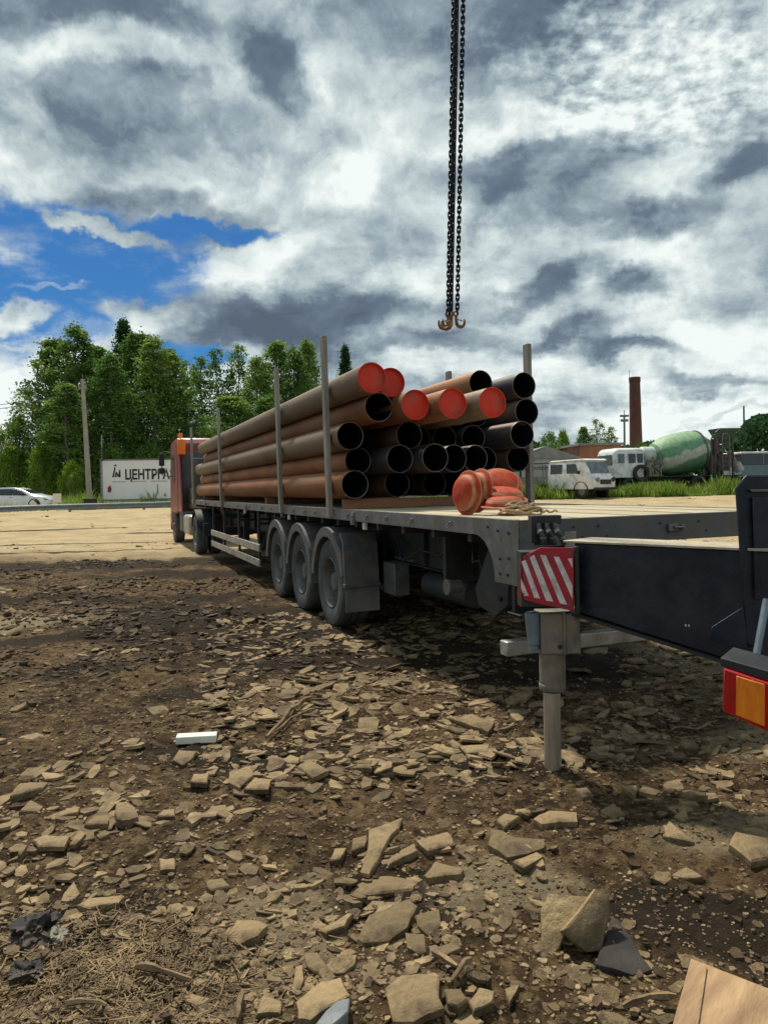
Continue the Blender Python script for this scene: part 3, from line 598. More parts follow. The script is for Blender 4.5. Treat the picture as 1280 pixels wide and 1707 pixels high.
PP = [(1, .17, 3.75, 0, 'leftmost in the bottom row beside the stake'), (1, .50, 4.7, 0, 'second from left in the bottom row, set back'), (1, .83, 4.1, 0, 'third from left in the bottom row'), (1, 1.16, 4.7, 0, 'fourth from left in the bottom row'), (1, 1.49, 4.45, 0, 'fifth from left in the bottom row behind the loose caps'), (1, 1.82, 4.6, 0, 'sixth from left in the bottom row behind the loose caps'), (1, 2.15, 4.3, 0, 'rightmost in the bottom row'),
      (2, .335, 4.1, 0, 'leftmost in the second row from the bottom, in shadow'), (2, .665, 3.6, 0, 'second from left in the second row up'), (2, .995, 3.36, 0, 'third from left in the second row up, its rim sticking out most'), (2, 1.325, 3.55, 0, 'fourth from left in the second row up'), (2, 1.66, 3.65, 0, 'fifth from left in the second row up'), (2, 1.985, 4.0, 0, 'sixth from left in the second row up'), (2, 2.31, 3.75, 0, 'rightmost in the second row up against the right stakes'),
      (3, .17, 3.88, 0, 'leftmost in the middle row beside the left stake'), (3, .50, 4.6, 0, 'second from left in the middle row, deep in shadow'), (3, .83, 3.7, 0, 'third from left in the middle row below the red caps'), (3, 1.21, 4.3, 0, 'fourth from left in the middle row'), (3, 1.55, 4.25, 0, 'fifth from left in the middle row'), (3, 1.88, 4.1, 0, 'sixth from left in the middle row'), (3, 2.205, 3.48, 0, 'rightmost in the middle row, end pushed out'),
      (4, .335, 3.38, 0, 'leftmost in the fourth row, open end under the two top red caps'), (4, .645, 3.1, 1, 'red capped, first capped pipe of the fourth row beside the open one'), (4, .98, 2.88, 1, 'red capped, middle of the three capped in the fourth row'), (4, 1.38, 2.74, 1, 'red capped, rightmost of the three capped in the fourth row'), (4, 1.72, 4.2, 0, 'fifth from left in the fourth row, mostly hidden'), (4, 2.05, 4.3, 0, 'sixth from left in the fourth row, mostly hidden'), (4, 2.32, 3.55, 0, 'rightmost in the fourth row under the top right pipe'),
      (5, .17, 3.14, 1, 'red capped, topmost at the far left of the stack'), (5, .50, 3.42, 1, 'red capped, second on top of the stack from the left'), (5, 1.88, 3.88, 0, 'open, lying on top between the right stakes'), (5, 2.29, 3.55, 0, 'open, top right against the right rear stake')]
ZR = {1: 1.69, 2: 1.972, 3: 2.25, 4: 2.53, 5: 2.81}
for i, (r_, lat, t, capd, lab) in enumerate(PP):
    src = P2 if (r_, lat) in ((5, .17), (4, 1.38), (3, .17)) else P3 if (r_ < 4 and lat > .4) or (r_ > 3 and lat > 1.95) else P1  # inner and right-hand pipes take the copy with painted shade
    o = src.copy(); COL.objects.link(o)
    z = ZR[r_] + (.05 if r_ == 4 and lat in (1.72, 2.05) else 0) + (.10 if r_ == 5 and lat == 1.88 else 0) + (.04 if r_ == 5 and lat > 2 else 0)
    o.location = TO + TV * lat + TU * t + Vector((0, 0, z + .003)); o.rotation_euler = (0, random.uniform(-3, 3), TA)
    o.name = 'steel_pipe'
    tag(o, ('rusty steel pipe, ' if src is P1 else 'steel pipe with painted shade, ' if src is P3 else 'grey brown steel pipe, ') + lab, 'pipe', 'steel pipes stacked on the trailer')
    if capd: c = CAP.copy(); COL.objects.link(c); c.parent = o
for o in (P1, P2, P3, CAP): bpy.data.objects.remove(o)

# loose caps and rope on the deck
LC = MB().lathe([(.0005, .082), (.06, .080), (.105, .072), (.135, .054), (.149, .030), (.153, .007), (.180, .004), (.186, .001), (.186, -.005), (.180, -.008), (.156, -.008), (.146, .0), (.138, .036), (.10, .060), (.0005, .070)], 56, 'z')
for j in (6, 7, 8, 9, 3):
    for q in range(56): LC.m[j * 56 + q] = 1
lc = LC.build('pipe_cap', [m_capo, mat('dusty_cap_rim', (.46, .24, .13), (.33, .13, .07), 14, .75, 0, .1, 40)])
CAPS = [((779, 822), 6.00, (-.86, -.50, .08), 'domed orange red cap standing on edge at the left of the loose pile'),
        ((797, 818), 6.10, (-.84, -.48, .18), 'orange red cap leaning behind the leftmost standing cap'),
        ((834, 808), 6.16, (.05, -.74, .66), 'dusty orange red cap tilted up on top of the loose pile'),
        ((841, 829), 6.02, (.10, -.22, .97), 'orange red cap lying under the tilted one at the right'),
        ((840, 843), 5.92, (-.03, -.08, 1.0), 'lowest orange red cap lying flat on the deck by the rope')]
for (p, Y, n, lab) in CAPS:
    o = lc.copy(); COL.objects.link(o); o.location = at(p[0], p[1], Y); o.rotation_mode = 'QUATERNION'; o.rotation_quaternion = Vector(n).to_track_quat('Z', 'Y')
    o.name = 'pipe_cap'; tag(o, lab, 'pipe cap', 'loose caps on the deck')
bpy.data.objects.remove(lc)
b = MB(); c0 = at(868, 853, 5.72); c0.z = DZ + .012
for k in range(7):
    pts = []; rr = .15 - .013 * k; ox, oy = random.uniform(-.02, .02), random.uniform(-.02, .02)
    for i in range(40):
        q = 2 * math.pi * i / 40; pts.append(c0 + Vector((ox + rr * (1.1 + .12 * math.sin(3 * q + k)) * math.cos(q), oy + rr * (.75 + .1 * math.cos(2 * q + k * 2)) * math.sin(q), .010 * k + .018 * math.sin(2 * q + k * 1.7) + .012)))
    b.tube(pts, .0085, 7, True)
pts = [c0 + Vector((.12 + .02 * i, -.02 * math.sin(i) - .0 * i, .012 + .01 * math.sin(i * 2))) for i in range(9)]; b.tube(pts, .0085, 7)
tag(b.build('rope_coil', m_rope), 'loose coil of tan rope beside the orange red caps on the deck', 'rope')

# ------------------------------------------------------------------ tractor unit
TK = empty('tractor_truck', TO + TU * 16.0 - TV * .2, TA, 'red tractor truck hitched to the front of the pipe trailer', 'truck')
T0 = 0
for x in (.2, .56, 2.3, 1.94): wheel(TK, x, -.1, .52, .30, -1 if x < 1 else 1, .10)
wheel(TK, .18, 5.2, .52, .32, -1, .05); wheel(TK, 2.32, 5.2, .52, .32, 1, .05)
MB().box(.80, .90, -1.2, 6.6, .75, 1.0).box(1.6, 1.7, -1.2, 6.6, .75, 1.0).box(.9, 1.6, -.1, .1, .45, .65).build('chassis', m_beam, TK, .005)
MB().box(.04, .60, 1.1, 2.5, .42, .98).build('fuel_tank', m_alu, TK, .08)
MB().box(.05, .6, 2.7, 3.6, .45, 1.05).build('battery_box', m_cabdark, TK, .03)
b = MB().prism([(3.75, 1.0), (3.75, 3.15), (3.95, 3.36), (5.7, 3.30), (6.15, 2.2), (6.25, 1.0), (6.2, .5), (5.85, .5), (5.75, .95), (4.6, .95), (4.5, 1.0)], .02, 2.48, 'x')
b.build('cab', m_cabred, TK, .06)
MB().box(.16, 2.34, 3.70, 3.76, 1.1, 2.92).build('cab_rear_panel', m_cabdark, TK, .02)
MB().prism([(4.6, 2.0), (5.45, 2.0), (5.65, 2.1), (5.45, 2.8), (4.6, 2.8)], .008, .018, 'x').build('side_window', m_glass, TK)
MB().prism([(2.75, 1.05), (3.7, 1.05), (3.7, 3.1), (3.3, 2.6), (2.95, 1.8)], .03, .07, 'x').build('side_fairing', m_cabred, TK, .01)
MB().box(.35, 1.0, 3.2, 3.66, 1.12, 1.75).build('storage_locker', m_beige, TK, .03)
MB().cyl((.15, 3.9, 3.36), (.15, 3.9, 3.5), .07, n=16).build('beacon', m_amber, TK, .01)
MB().box(.02, .26, 3.46, 3.68, 2.80, 3.30).build('amber_marker', m_amber, TK, .05)
o = MB().box(-.34, -.16, 6.1, 6.2, 2.55, 3.0).build('mirror', m_blackpl, TK, .03); MB().box(-.33, -.16, 6.1, 6.2, 2.28, 2.48).tube([(.05, 6.05, 3.0), (-.2, 6.1, 3.05), (-.25, 6.13, 2.6), (-.25, 6.13, 2.25), (-.1, 6.05, 2.2), (.03, 6.0, 2.2)], .018, 6).build('mirror_arm', m_blackpl, o)
for x0 in (.02, 1.78):
    vs = [];
    b = MB().lathe([(.60, x0 + .02), (.62, x0 + .02), (.62, x0 + .66), (.60, x0 + .66), (.60, x0 + .02)], 20, 'x', M=Matrix.Translation((0, -.1, .56)), a0=R(15), a1=R(165)); b.build('wheel_arch', m_blackpl, TK)
MB().box(.1, 2.4, -1.5, -1.45, .55, .75).box(.1, .3, -1.52, -1.44, .75, .86).build('rear_light_bar', m_blackpl, TK)
MB().box(.02, 2.48, 6.2, 6.32, .35, .95).build('bumper', m_cabred, TK, .04)

# ------------------------------------------------------------------ crane truck parts beside the camera
CR = empty('crane_truck', (1.0, 4.2, 0), 0, 'dark crane truck outrigger with striped plate, steel leg and rear lamp', 'crane truck')
OC = Vector((1.0, 4.2, 0))
def loc_(v): return Vector(v) - OC
d = Vector((.69, -.724, 0)).normalized(); nrm = Vector((.724, .69, 0)).normalized()   # beam direction towards camera right, and away from view
A = at(958, 960, 4.14)
def bp(s, z, k): p = Vector((A.x, A.y, 0)) + d * s + nrm * k; return loc_((p.x, p.y, z))
S1 = 1.15
def zt(s): return 1.318 - .0 * s
def zb(s): return .935 - .175 * s
vs = [bp(0, zt(0), 0), bp(S1, zt(S1), 0), bp(S1, zb(S1), 0), bp(0, zb(0), 0), bp(0, zt(0), .26), bp(S1, zt(S1), .26), bp(S1, zb(S1), .26), bp(0, zb(0), .26)]
MB().add(vs, [(0, 1, 2, 3), (4, 7, 6, 5), (0, 4, 5, 1), (3, 2, 6, 7), (0, 3, 7, 4), (1, 5, 6, 2)]).build('outrigger_beam', m_black, CR, .006)
vs = [bp(-.06, zt(0) + .002, -.02), bp(S1, zt(S1) + .002, -.02), bp(S1, zt(S1) + .002, .28), bp(-.06, zt(0) + .002, .28)]
MB().add(vs + [v + Vector((0, 0, .012)) for v in vs], [(0, 3, 2, 1), (4, 5, 6, 7), (0, 1, 5, 4), (1, 2, 6, 5), (2, 3, 7, 6), (3, 0, 4, 7)]).build('beam_top_flange', m_beamtop, CR, .002)
vs = [bp(-.05, zb(0) - .002, -.025), bp(S1, zb(S1) - .002, -.025), bp(S1, zb(S1) - .002, .28), bp(-.05, zb(0) - .002, .28)]
MB().add(vs + [v - Vector((0, 0, .014)) for v in vs], [(0, 3, 2, 1), (4, 5, 6, 7), (0, 1, 5, 4), (1, 2, 6, 5), (2, 3, 7, 6), (3, 0, 4, 7)]).build('beam_bottom_flange', m_blackpl, CR, .002)
# striped plate
pn = Vector((-.10, -.995, 0)).normalized(); pp = at(911, 965, 4.08)
def plate(poly, off, thick, name, m, parent, bevel=0.0):
    c = [loc_(onplane(x, y, pp + pn * off, pn)) for x, y in poly]; n = len(c)
    return MB().add(c + [v - pn * thick for v in c], [tuple(range(n)), tuple(range(2 * n - 1, n - 1, -1))] + [(i, (i + 1) % n, n + (i + 1) % n, n + i) for i in range(n)]).build(name, m, parent, bevel)
def z7(x, y): return (820 + x / 2.783, 760 + y / 2.783)
pl = plate([(866, 936), (869, 928), (900, 913), (956, 913), (956, 1019), (895, 1006), (866, 997)], 0, .012, 'warning_plate', m_signred, CR, .002)
for q in ([(133, 565), (170, 650), (146, 648), (133, 610)], [(135, 490), (155, 483), (222, 662), (195, 658)], [(173, 470), (195, 460), (283, 676), (250, 672)],
          [(222, 460), (248, 460), (347, 690), (315, 685)], [(285, 468), (310, 468), (372, 600), (372, 665)], [(350, 476), (370, 476), (372, 520)]):
    plate([z7(*p) for p in q], .002, .0035, 'white_stripe', m_signwhite, pl)
for sp in ((880, 925), (948, 922), (948, 1008), (872, 990)): q = loc_(onplane(sp[0], sp[1], pp, pn)); MB().cyl(q, q + pn * .006, .006, n=8).build('screw', m_galv, pl)
e_ = Vector((-pn.y, pn.x, 0))
q0 = loc_(onplane(957, 913, pp, pn)); q1 = loc_(onplane(957, 1021, pp, pn))
MB().box(q0.x, q0.x + .022, q0.y - .01, q0.y + .03, q1.z - .005, q0.z + .005).box(q0.x - .29, q0.x, q0.y + .028, q0.y + .16, q1.z + .03, q0.z - .02).build('plate_frame', m_blackpl, CR, .003)
# leg
lb = at(921, 1284, 4.22); lb = loc_((lb.x, lb.y, -.03)); lt = loc_(at(917, 1010, 4.22)); lt.z = .93
ax = (lt - lb)
def lp(z): return lb + ax * ((z - lb.z) / ax.z)
MB().cyl(lb, lp(.55), .048, n=28).build('leg_rod', m_chrome, CR)
MB().cyl(lp(.478), lp(.72), .068, n=28).cyl(lp(.470), lp(.495), .058, n=28, k=1).cyl(lp(.49), lp(.515), .072, n=28).tube([lp(.47) + Vector((.070, -.012, 0)), lp(.72) + Vector((.070, -.012, 0))], .009, 8).build('leg_tube', [m_legouter, m_blackpl], CR, .003)
c = lp(.82)
MB().box(c.x - .075, c.x + .145, c.y - .09, c.y + .10, .70, .925).cyl(c + Vector((.03, -.095, -.08)), c + Vector((.03, -.085, -.08)), .014, n=8, k=1).tube([c + Vector((.055, -.1, .12)), c + Vector((.055, -.1, -.12))], .008, 6).build('leg_bracket', [m_legouter, m_blackpl], CR, .02)
MB().cyl(c + Vector((-.115, -.05, .11)), c + Vector((-.105, -.05, -.07)), .043, .036, 18).cyl(c + Vector((-.105, -.05, -.07)), c + Vector((-.105, -.05, -.10)), .03, n=12).build('leg_cylinder', m_bluegrey, CR, .004)
MB().cyl(lb + Vector((0, 0, .0)), lb + Vector((0, 0, .035)), .085, .06, 24).build('leg_foot', m_legouter, CR, .005)
# hose block on the beam end
h0 = loc_(at(886, 905, 4.30)); h1 = loc_(at(937, 859, 4.30))
b = MB().box(h0.x, h0.x + .03, h0.y, h0.y + .1, h0.z, h1.z).box(h0.x + .03, h1.x, h0.y + .02, h0.y + .1, h1.z - .05, h1.z).box(h0.x + .03, h1.x - .03, h0.y + .06, h0.y + .1, h0.z - .02, h1.z - .05); b.build('valve_block', m_blackpl, CR, .004)
for i, (x0, x1) in enumerate(((898, 906), (911, 925), (925, 940))):
    p = [loc_(at(x0, 874, 4.28)), loc_(at(x0 + 1, 885, 4.25)), loc_(at((x0 + x1) / 2 + 3, 895, 4.22)), loc_(at(x1, 908, 4.22))]
    o = MB().tube(p, .015, 10).build('hose', m_hose, CR); MB().cyl(p[1], p[1] + (p[2] - p[1]) * .35, .019, n=6).cyl(p[2], p[2] + (p[3] - p[2]) * .25, .018, n=6).build('hose_fitting', m_galv, o)
# vertical stabiliser housing at the right
def cpoly(pts, Y, thick, name, m, bevel=.006):
    c = [loc_(at(x, y, Y)) for x, y in pts]; n = len(c)
    return MB().add(c + [v + Vector((thick * .52, thick, 0)) for v in c], [tuple(range(n)), tuple(range(2 * n - 1, n - 1, -1))] + [(i, (i + 1) % n, n + (i + 1) % n, n + i) for i in range(n)]).build(name, m, CR, bevel)
cpoly([(1224, 815), (1242, 791), (1560, 791), (1560, 1165), (1240, 1075), (1232, 930)], 3.45, .5, 'stabiliser_housing', m_black, .012)
cpoly([(1249, 816), (1560, 812), (1560, 819), (1252, 820)], 3.425, .03, 'housing_lip', m_galv, .002)
cpoly([(1253, 828), (1540, 826), (1540, 1010), (1258, 1000)], 3.43, .018, 'housing_panel', m_black, .004)
cpoly([(1185, 1046), (1238, 1012), (1246, 1082), (1180, 1070)], 3.43, .03, 'gusset', m_black, .003)
MB().cyl(loc_(at(1258, 1103, 3.2)), loc_(at(1277, 1000, 3.3)), .016, n=12).build('control_rod', m_bluegrey, CR)
for p in ((1153, 1027), (1161, 1026)): q = bp(.62 + (p[0] - 1153) * .002, zb(.62) + .10, 0); MB().box(q.x, q.x + .006, q.y - .006, q.y + .002, q.z, q.z + .012).build('paint_fleck', m_signwhite, CR)
# rear lamp cluster
def lquad(pts, name, m, parent, thick=.05, bevel=.006):
    c = [loc_(v) for v in pts]; n = len(c); off = Vector((thick * .6, thick * .8, 0))
    return MB().add(c + [v + off for v in c], [tuple(range(n)), tuple(range(2 * n - 1, n - 1, -1))] + [(i, (i + 1) % n, n + (i + 1) % n, n + i) for i in range(n)]).build(name, m, parent, bevel)
lampn = Vector((-.62, -.78, 0)).normalized(); lpp = at(1240, 1165, 2.75)
def LP(x, y, off=0.0): return onplane(x, y, lpp + lampn * off, lampn)
lm = lquad([LP(1205, 1114), LP(1380, 1172), LP(1380, 1266), LP(1203, 1186)], 'rear_lamp', m_lampred, CR, .07)
lquad([LP(1226, 1126, .004), LP(1274, 1141, .004), LP(1274, 1212, .004), LP(1225, 1192, .004)], 'indicator_lens', m_lampor, lm, .012, .004)
lquad([LP(1282, 1144, .004), LP(1370, 1172, .004), LP(1370, 1254, .004), LP(1282, 1216, .004)], 'brake_lens', m_lampred, lm, .012, .004)
lquad([LP(1200, 1096, -.02), LP(1390, 1150, -.02), LP(1390, 1172, -.02), LP(1200, 1110, -.02)], 'lamp_bracket', m_beam, CR, .22, .004)
MB().box(.95, 1.15, -1.9, -.4, .62, .84).box(1.3, 3.4, -1.0, -.75, .84, 1.05).build('chassis_rail', m_black, CR, .01)

# ------------------------------------------------------------------ chain sling
CH = empty('chain_sling', at(750, 530, 5.6), 0, 'four leg chain sling with rusty hooks hanging from a crane above the trailer', 'chain sling')
CO = at(750, 530, 5.6)
def link_mb(b, c, d_, side, L_=.046, w=.016, r=.0056):
    f = d_.cross(side).normalized(); s = side; pts = []
    h = L_ / 2 - w * .5 - .001
    for i in range(14):
        q = 2 * math.pi * i / 14; y = math.sin(q) * w * .8 + (h if math.sin(q) > 0 else -h); pts.append(c + s * math.cos(q) * w * .72 + d_ * y)
    b.tube(pts, r, 6, True)
def chain(p0, p1, tw):
    p0, p1 = p0 - CO, p1 - CO; d_ = (p1 - p0).normalized(); n = int((p1 - p0).length / .0345); s0 = Vector((math.cos(tw), math.sin(tw), 0)); s0 = (s0 - d_ * s0.dot(d_)).normalized(); s1 = d_.cross(s0).normalized()
    b = MB()
    for i in range(n): link_mb(b, p0 + d_ * (.0345 * i), d_, s0 if i % 2 == 0 else s1)
    return b.build('chain', m_chain, CH, recalc=False, smooth=80)
tops = [at(757, -60, 5.0), at(763, -60, 5.08), at(761, -60, 4.95), at(773, -60, 5.05)]
bots = [at(746.5, 520, 5.6), at(752, 520, 5.62), at(749.5, 520, 5.52), at(762, 519, 5.6)]
master = at(766, -120, 4.95)
for i in range(4):
    dd = (tops[i] - bots[i]).normalized(); chain(bots[i], bots[i] + dd * ((tops[i] - bots[i]).length * 1.25), .25 + .45 * i)
tp = [bots[i] + (tops[i] - bots[i]) * 1.25 for i in range(4)]
cent = sum(tp, Vector()) / 4 - CO
MB().tube([cent + Vector((.09 * math.cos(q), .02 * math.sin(2 * q), .12 + .14 * math.sin(q))) for q in [2 * math.pi * i / 24 for i in range(24)]], .013, 8, True).build('master_ring', m_chain, CH)
def hook(base, ang, s=1.08):
    base = base - CO; ux = Vector((math.cos(ang), math.sin(ang), 0)); uz = Vector((0, 0, 1)); b = MB()
    pts = [(0, 0), (0, -.025), (.002, -.045), (.004, -.062), (.014, -.080), (.034, -.088), (.054, -.080), (.064, -.062), (.066, -.042), (.064, -.028)]
    rs = [.012, .011, .011, .013, .0145, .0145, .013, .010, .0075, .004]
    b.tube([base + (ux * x + uz * z) * s for x, z in pts], .01, 8, rs=[r * s for r in rs])
    b.tube([base + (ux * .016 * math.cos(q) + uz * (.012 + .018 * math.sin(q))) * s for q in [2 * math.pi * i / 12 for i in range(12)]], .0062 * s, 6, True)
    b.build('hook', m_hook, CH); 
    MB().tube([base + (ux * .008 + uz * -.030) * s, base + (ux * .052 + uz * -.042) * s], .003, 6).build('safety_latch', m_chain, CH)
hook(bots[0] + Vector((0, 0, -.03)), R(180)); hook(bots[1] + Vector((.0, 0, -.03)), R(200)); hook(bots[2] + Vector((.008, 0, -.03)), R(160)); hook(bots[3] + Vector((-.01, 0, -.03)), R(10), 1.0)

# ------------------------------------------------------------------ stones
def zoomc(s, ox, oy): return lambda P: [(ox + x / s, oy + y / s) for x, y in P]
r1 = zoomc(2.977, 0, 1200); r2 = zoomc(2.977, 400, 1200); r3 = zoomc(2.783, 820, 1250)
def rough_poly(P, k=.10, sub=2):
    out = []; n = len(P)
    for i in range(n):
        a, b_ = P[i], P[(i + 1) % n]; e = b_ - a; ln = e.length
        for j in range(sub):
            t = j / sub; q = a + e * t
            if j: q = q + Vector((random.uniform(-1, 1), random.uniform(-1, 1), 0)) * ln * k
            out.append(q)
    return out
def slab_mesh(name, P, n, thick, m, rag=.06):
    """flat stone: top outline P (world), chipped top edge and undercut side along -n"""
    c = sum(P, Vector()) / len(P); P = rough_poly(P, rag); k = len(P); org = Vector((c.x, c.y, c.z))
    rings = []
    rings.append([p + (c - p) * .12 + n * (.004 + random.uniform(-.002, .003)) for p in P])
    rings.append([p + n * random.uniform(-.0015, .0015) for p in P])
    rings.append([p + (c - p) * random.uniform(-.03, .03) - n * thick * random.uniform(.4, .6) for p in P])
    rings.append([p + (c - p) * random.uniform(.0, .10) - n * thick for p in P])
    vs = [v - org for r_ in rings for v in r_]; fs = [tuple(range(k))]
    for j in range(3):
        for i in range(k): fs.append((j * k + i, (j + 1) * k + i, (j + 1) * k + (i + 1) % k, j * k + (i + 1) % k))
    fs.append(tuple(range(4 * k - 1, 3 * k - 1, -1)))
    o = MB().add(vs, fs).build(name, m, smooth=28); o.location = org; return o
def slab(P, h=.03, thick=.035, label=None, m=None, tilt=None, name='stone_slab', group='flat stones on the mud'):
    m = m or m_stone
    cx = sum(p[0] for p in P) / len(P); cy = sum(p[1] for p in P) / len(P)
    g0 = onplane(cx, cy, Vector((0, 0, h)), Vector((0, 0, 1))); z0 = gz(g0.x, g0.y) + h
    n = Vector(tilt).normalized() if tilt else Vector((random.uniform(-.10, .10), random.uniform(-.16, .05), 1)).normalized()
    pl0 = Vector((g0.x, g0.y, z0)); pts = [onplane(x, y, pl0, n) for x, y in P]
    o = slab_mesh(name, pts, n, thick, m)
    tag(o, label or 'plain flat stone fragment half sunk in brown mud', 'stone', group); return o
EX = [(r2, [(640, 545), (805, 485), (745, 580), (690, 700), (640, 765), (598, 755)], .05, 'long narrow pale stone slab pointing at the camera in the centre foreground'),
      (r2, [(725, 700), (865, 612), (880, 650), (735, 725)], .05, 'narrow pale wedge stone right of the long slab'),
      (r2, [(875, 600), (1030, 555), (1065, 620), (930, 650)], .05, 'four sided pale stone above the triangular one'),
      (r2, [(915, 770), (965, 705), (1110, 740), (1095, 765), (930, 785)], .06, 'pale triangular stone propped on a small dark one'),
      (r2, [(550, 855), (575, 790), (720, 770), (890, 810), (870, 845), (580, 875)], .04, 'wide brown stone slab with a white chip on it'),
      (r2, [(585, 1085), (640, 970), (830, 890), (880, 925), (830, 1030), (740, 1095), (610, 1105)], .045, 'large speckled slab in the centre foreground'),
      (r2, [(385, 1045), (540, 960), (565, 965), (520, 1030), (430, 1060)], .04, 'leaf shaped stone left of the large speckled slab'),
      (r2, [(865, 975), (985, 940), (995, 1020), (945, 1080), (880, 1020)], .03, 'grey shield shaped stone right of the speckled slab'),
      (r2, [(820, 1060), (915, 1065), (925, 1150), (890, 1165), (830, 1130)], .04, None), (r2, [(970, 1130), (1050, 1110), (1105, 1135), (1045, 1160), (1005, 1195)], .03, None),
      (r2, [(320, 1160), (385, 1155), (455, 1250), (410, 1275), (330, 1220)], .04, None), (r2, [(250, 1350), (275, 1230), (310, 1215), (320, 1300), (300, 1350)], .04, None),
      (r2, [(280, 1400), (400, 1300), (500, 1280), (545, 1370), (430, 1430), (350, 1490), (290, 1480)], .05, 'big greyish stone beside the blue grey one at the bottom edge'),
      (r2, [(720, 1330), (800, 1270), (990, 1270), (985, 1380), (1010, 1430), (860, 1500), (760, 1500)], .04, 'broad brown boulder slab at the bottom centre'),
      (r2, [(1010, 1335), (1095, 1340), (1130, 1390), (1080, 1430), (1030, 1410)], .04, None), (r2, [(1135, 1400), (1185, 1330), (1265, 1350), (1255, 1400), (1160, 1445)], .04, None),
      (r2, [(1050, 1510), (1120, 1430), (1210, 1500), (1160, 1560)], .03, None), (r2, [(80, 1470), (110, 1370), (210, 1400), (200, 1460)], .05, 'small bright pale stone near the bottom edge left of centre'),
      (r2, [(600, 1320), (640, 1230), (700, 1240), (700, 1290), (620, 1340)], .03, None), (r2, [(280, 230), (345, 200), (440, 250), (360, 290)], .05, None), (r2, [(210, 200), (250, 175), (300, 190), (290, 215), (240, 220)], .05, None),
      (r2, [(545, 240), (640, 190), (655, 240)], .04, None), (r2, [(680, 265), (810, 220), (830, 245), (720, 275)], .04, None), (r2, [(170, 330), (190, 280), (320, 285), (325, 335)], .05, None),
      (r2, [(20, 345), (70, 290), (150, 295), (140, 345)], .04, None), (r1, [(1135, 310), (1140, 260), (1250, 225), (1260, 270), (1190, 335)], .06, 'rounded yellowish stone below the white foam strip'),
      (r1, [(1070, 1045), (1140, 1000), (1270, 995), (1330, 1020), (1280, 1070), (1180, 1120)], .05, 'pale kite shaped stone in the left foreground'),
      (r1, [(385, 920), (440, 885), (620, 875), (590, 910), (450, 940)], .05, 'long flat tan stone above the wood litter at the left'),
      (r1, [(585, 490), (580, 410), (630, 405), (690, 480), (610, 500)], .07, 'upright blocky pale stone with a black shadow at its left'),
      (r1, [(915, 1310), (1010, 1215), (1080, 1340), (1000, 1340)], .03, 'triangular yellow stone crossed by a stick in the wood litter'), (r1, [(880, 1365), (920, 1350), (1050, 1390), (980, 1435)], .03, None),
      (r1, [(790, 690), (870, 690), (870, 740), (795, 745)], .04, None), (r1, [(1020, 800), (1110, 790), (1150, 830), (1050, 850)], .04, None), (r1, [(50, 380), (100, 315), (240, 310), (210, 340)], .06, 'long smooth stone at the left edge of the photo'),
      (r1, [(95, 455), (150, 400), (215, 430), (190, 460)], .05, None), (r1, [(345, 620), (400, 550), (430, 570), (380, 620)], .03, None), (r1, [(160, 600), (220, 570), (345, 580), (320, 630), (190, 630)], .03, None),
      (r1, [(420, 520), (470, 480), (540, 470), (535, 515)], .04, None), (r1, [(280, 490), (330, 440), (400, 430), (390, 460)], .03, None), (r1, [(780, 480), (810, 450), (870, 445), (870, 480)], .04, None), (r1, [(1010, 470), (1050, 430), (1120, 420), (1120, 475)], .04, None),
      (r1, [(860, 200), (890, 150), (980, 155), (960, 185), (910, 225)], .05, None), (r1, [(945, 310), (960, 270), (1040, 265), (1030, 315)], .04, None),
      (r2, [(1085, 130), (1235, 120), (1235, 165), (1120, 165)], .04, None), (r2, [(1060, 0), (1150, -30), (1260, 10), (1230, 60), (1150, 30)], .04, None), (r2, [(555, 650), (560, 590), (630, 570), (620, 630)], .05, None), (r2, [(445, 700), (470, 640), (530, 635), (500, 690)], .05, None),
      (r3, [(100, 405), (40, 375), (-5, 370), (-20, 440), (70, 500), (240, 455), (240, 415)], .06, 'large two lobed pale slab right of the stone cluster'), (r3, [(95, 520), (210, 475), (240, 500), (150, 550)], .04, 'pale leaf shaped stone tucked under the two lobed slab'),
      (r3, [(190, 320), (260, 285), (390, 290), (395, 335), (230, 345)], .06, 'blocky tan stone below the outrigger leg'), (r3, [(65, 260), (240, 265), (180, 300), (110, 295)], .05, None), (r3, [(790, 400), (820, 330), (940, 430)], .04, None),
      (r3, [(1100, 440), (1130, 380), (1280, 410), (1330, 500), (1200, 520)], .08, 'rounded tan boulder at the right edge'), (r3, [(385, 180), (440, 175), (470, 215), (420, 220)], .04, None), (r3, [(20, 330), (60, 295), (130, 310), (55, 365)], .04, None),
      (r3, [(600, 170), (670, 165), (665, 220)], .04, None), (r3, [(60, 1110), (130, 1090), (80, 1180)], .02, None), (r3, [(830, 585), (900, 545), (980, 590), (900, 600)], .04, None), (r3, [(500, 280), (560, 250), (620, 300), (560, 320)], .04, None), (r3, [(870, 205), (930, 190), (1000, 215), (940, 220)], .04, None),
      (r3, [(840, 310), (900, 265), (915, 330), (880, 340)], .04, None), (r1, [(480, 575), (520, 550), (550, 560), (500, 590)], .03, None), (r1, [(90, 670), (110, 620), (140, 625), (110, 670)], .05, None)]
for (cv, P, h, lab) in EX: slab(cv(P), h * .55, h * .5 + .008, lab)
slab(r2([(370, 1520), (480, 1400), (545, 1380), (540, 1450), (450, 1530)]), .045, .05, 'blue grey stone at the bottom edge', m_stoneb)
slab(r3([(480, 995), (520, 880), (560, 770), (660, 900), (740, 1020), (650, 1045)]), .02, .03, 'dark flat slab right of the two leaning stones', m_stoned)  # triangular slab in a near-black stone colour
slab(r3([(215, 960), (225, 740), (260, 665), (450, 680), (345, 840), (310, 930), (240, 1000)]), .07, .07, 'broad smooth tan stone leaning behind the pointed one', tilt=(-.15, -.95, .9))
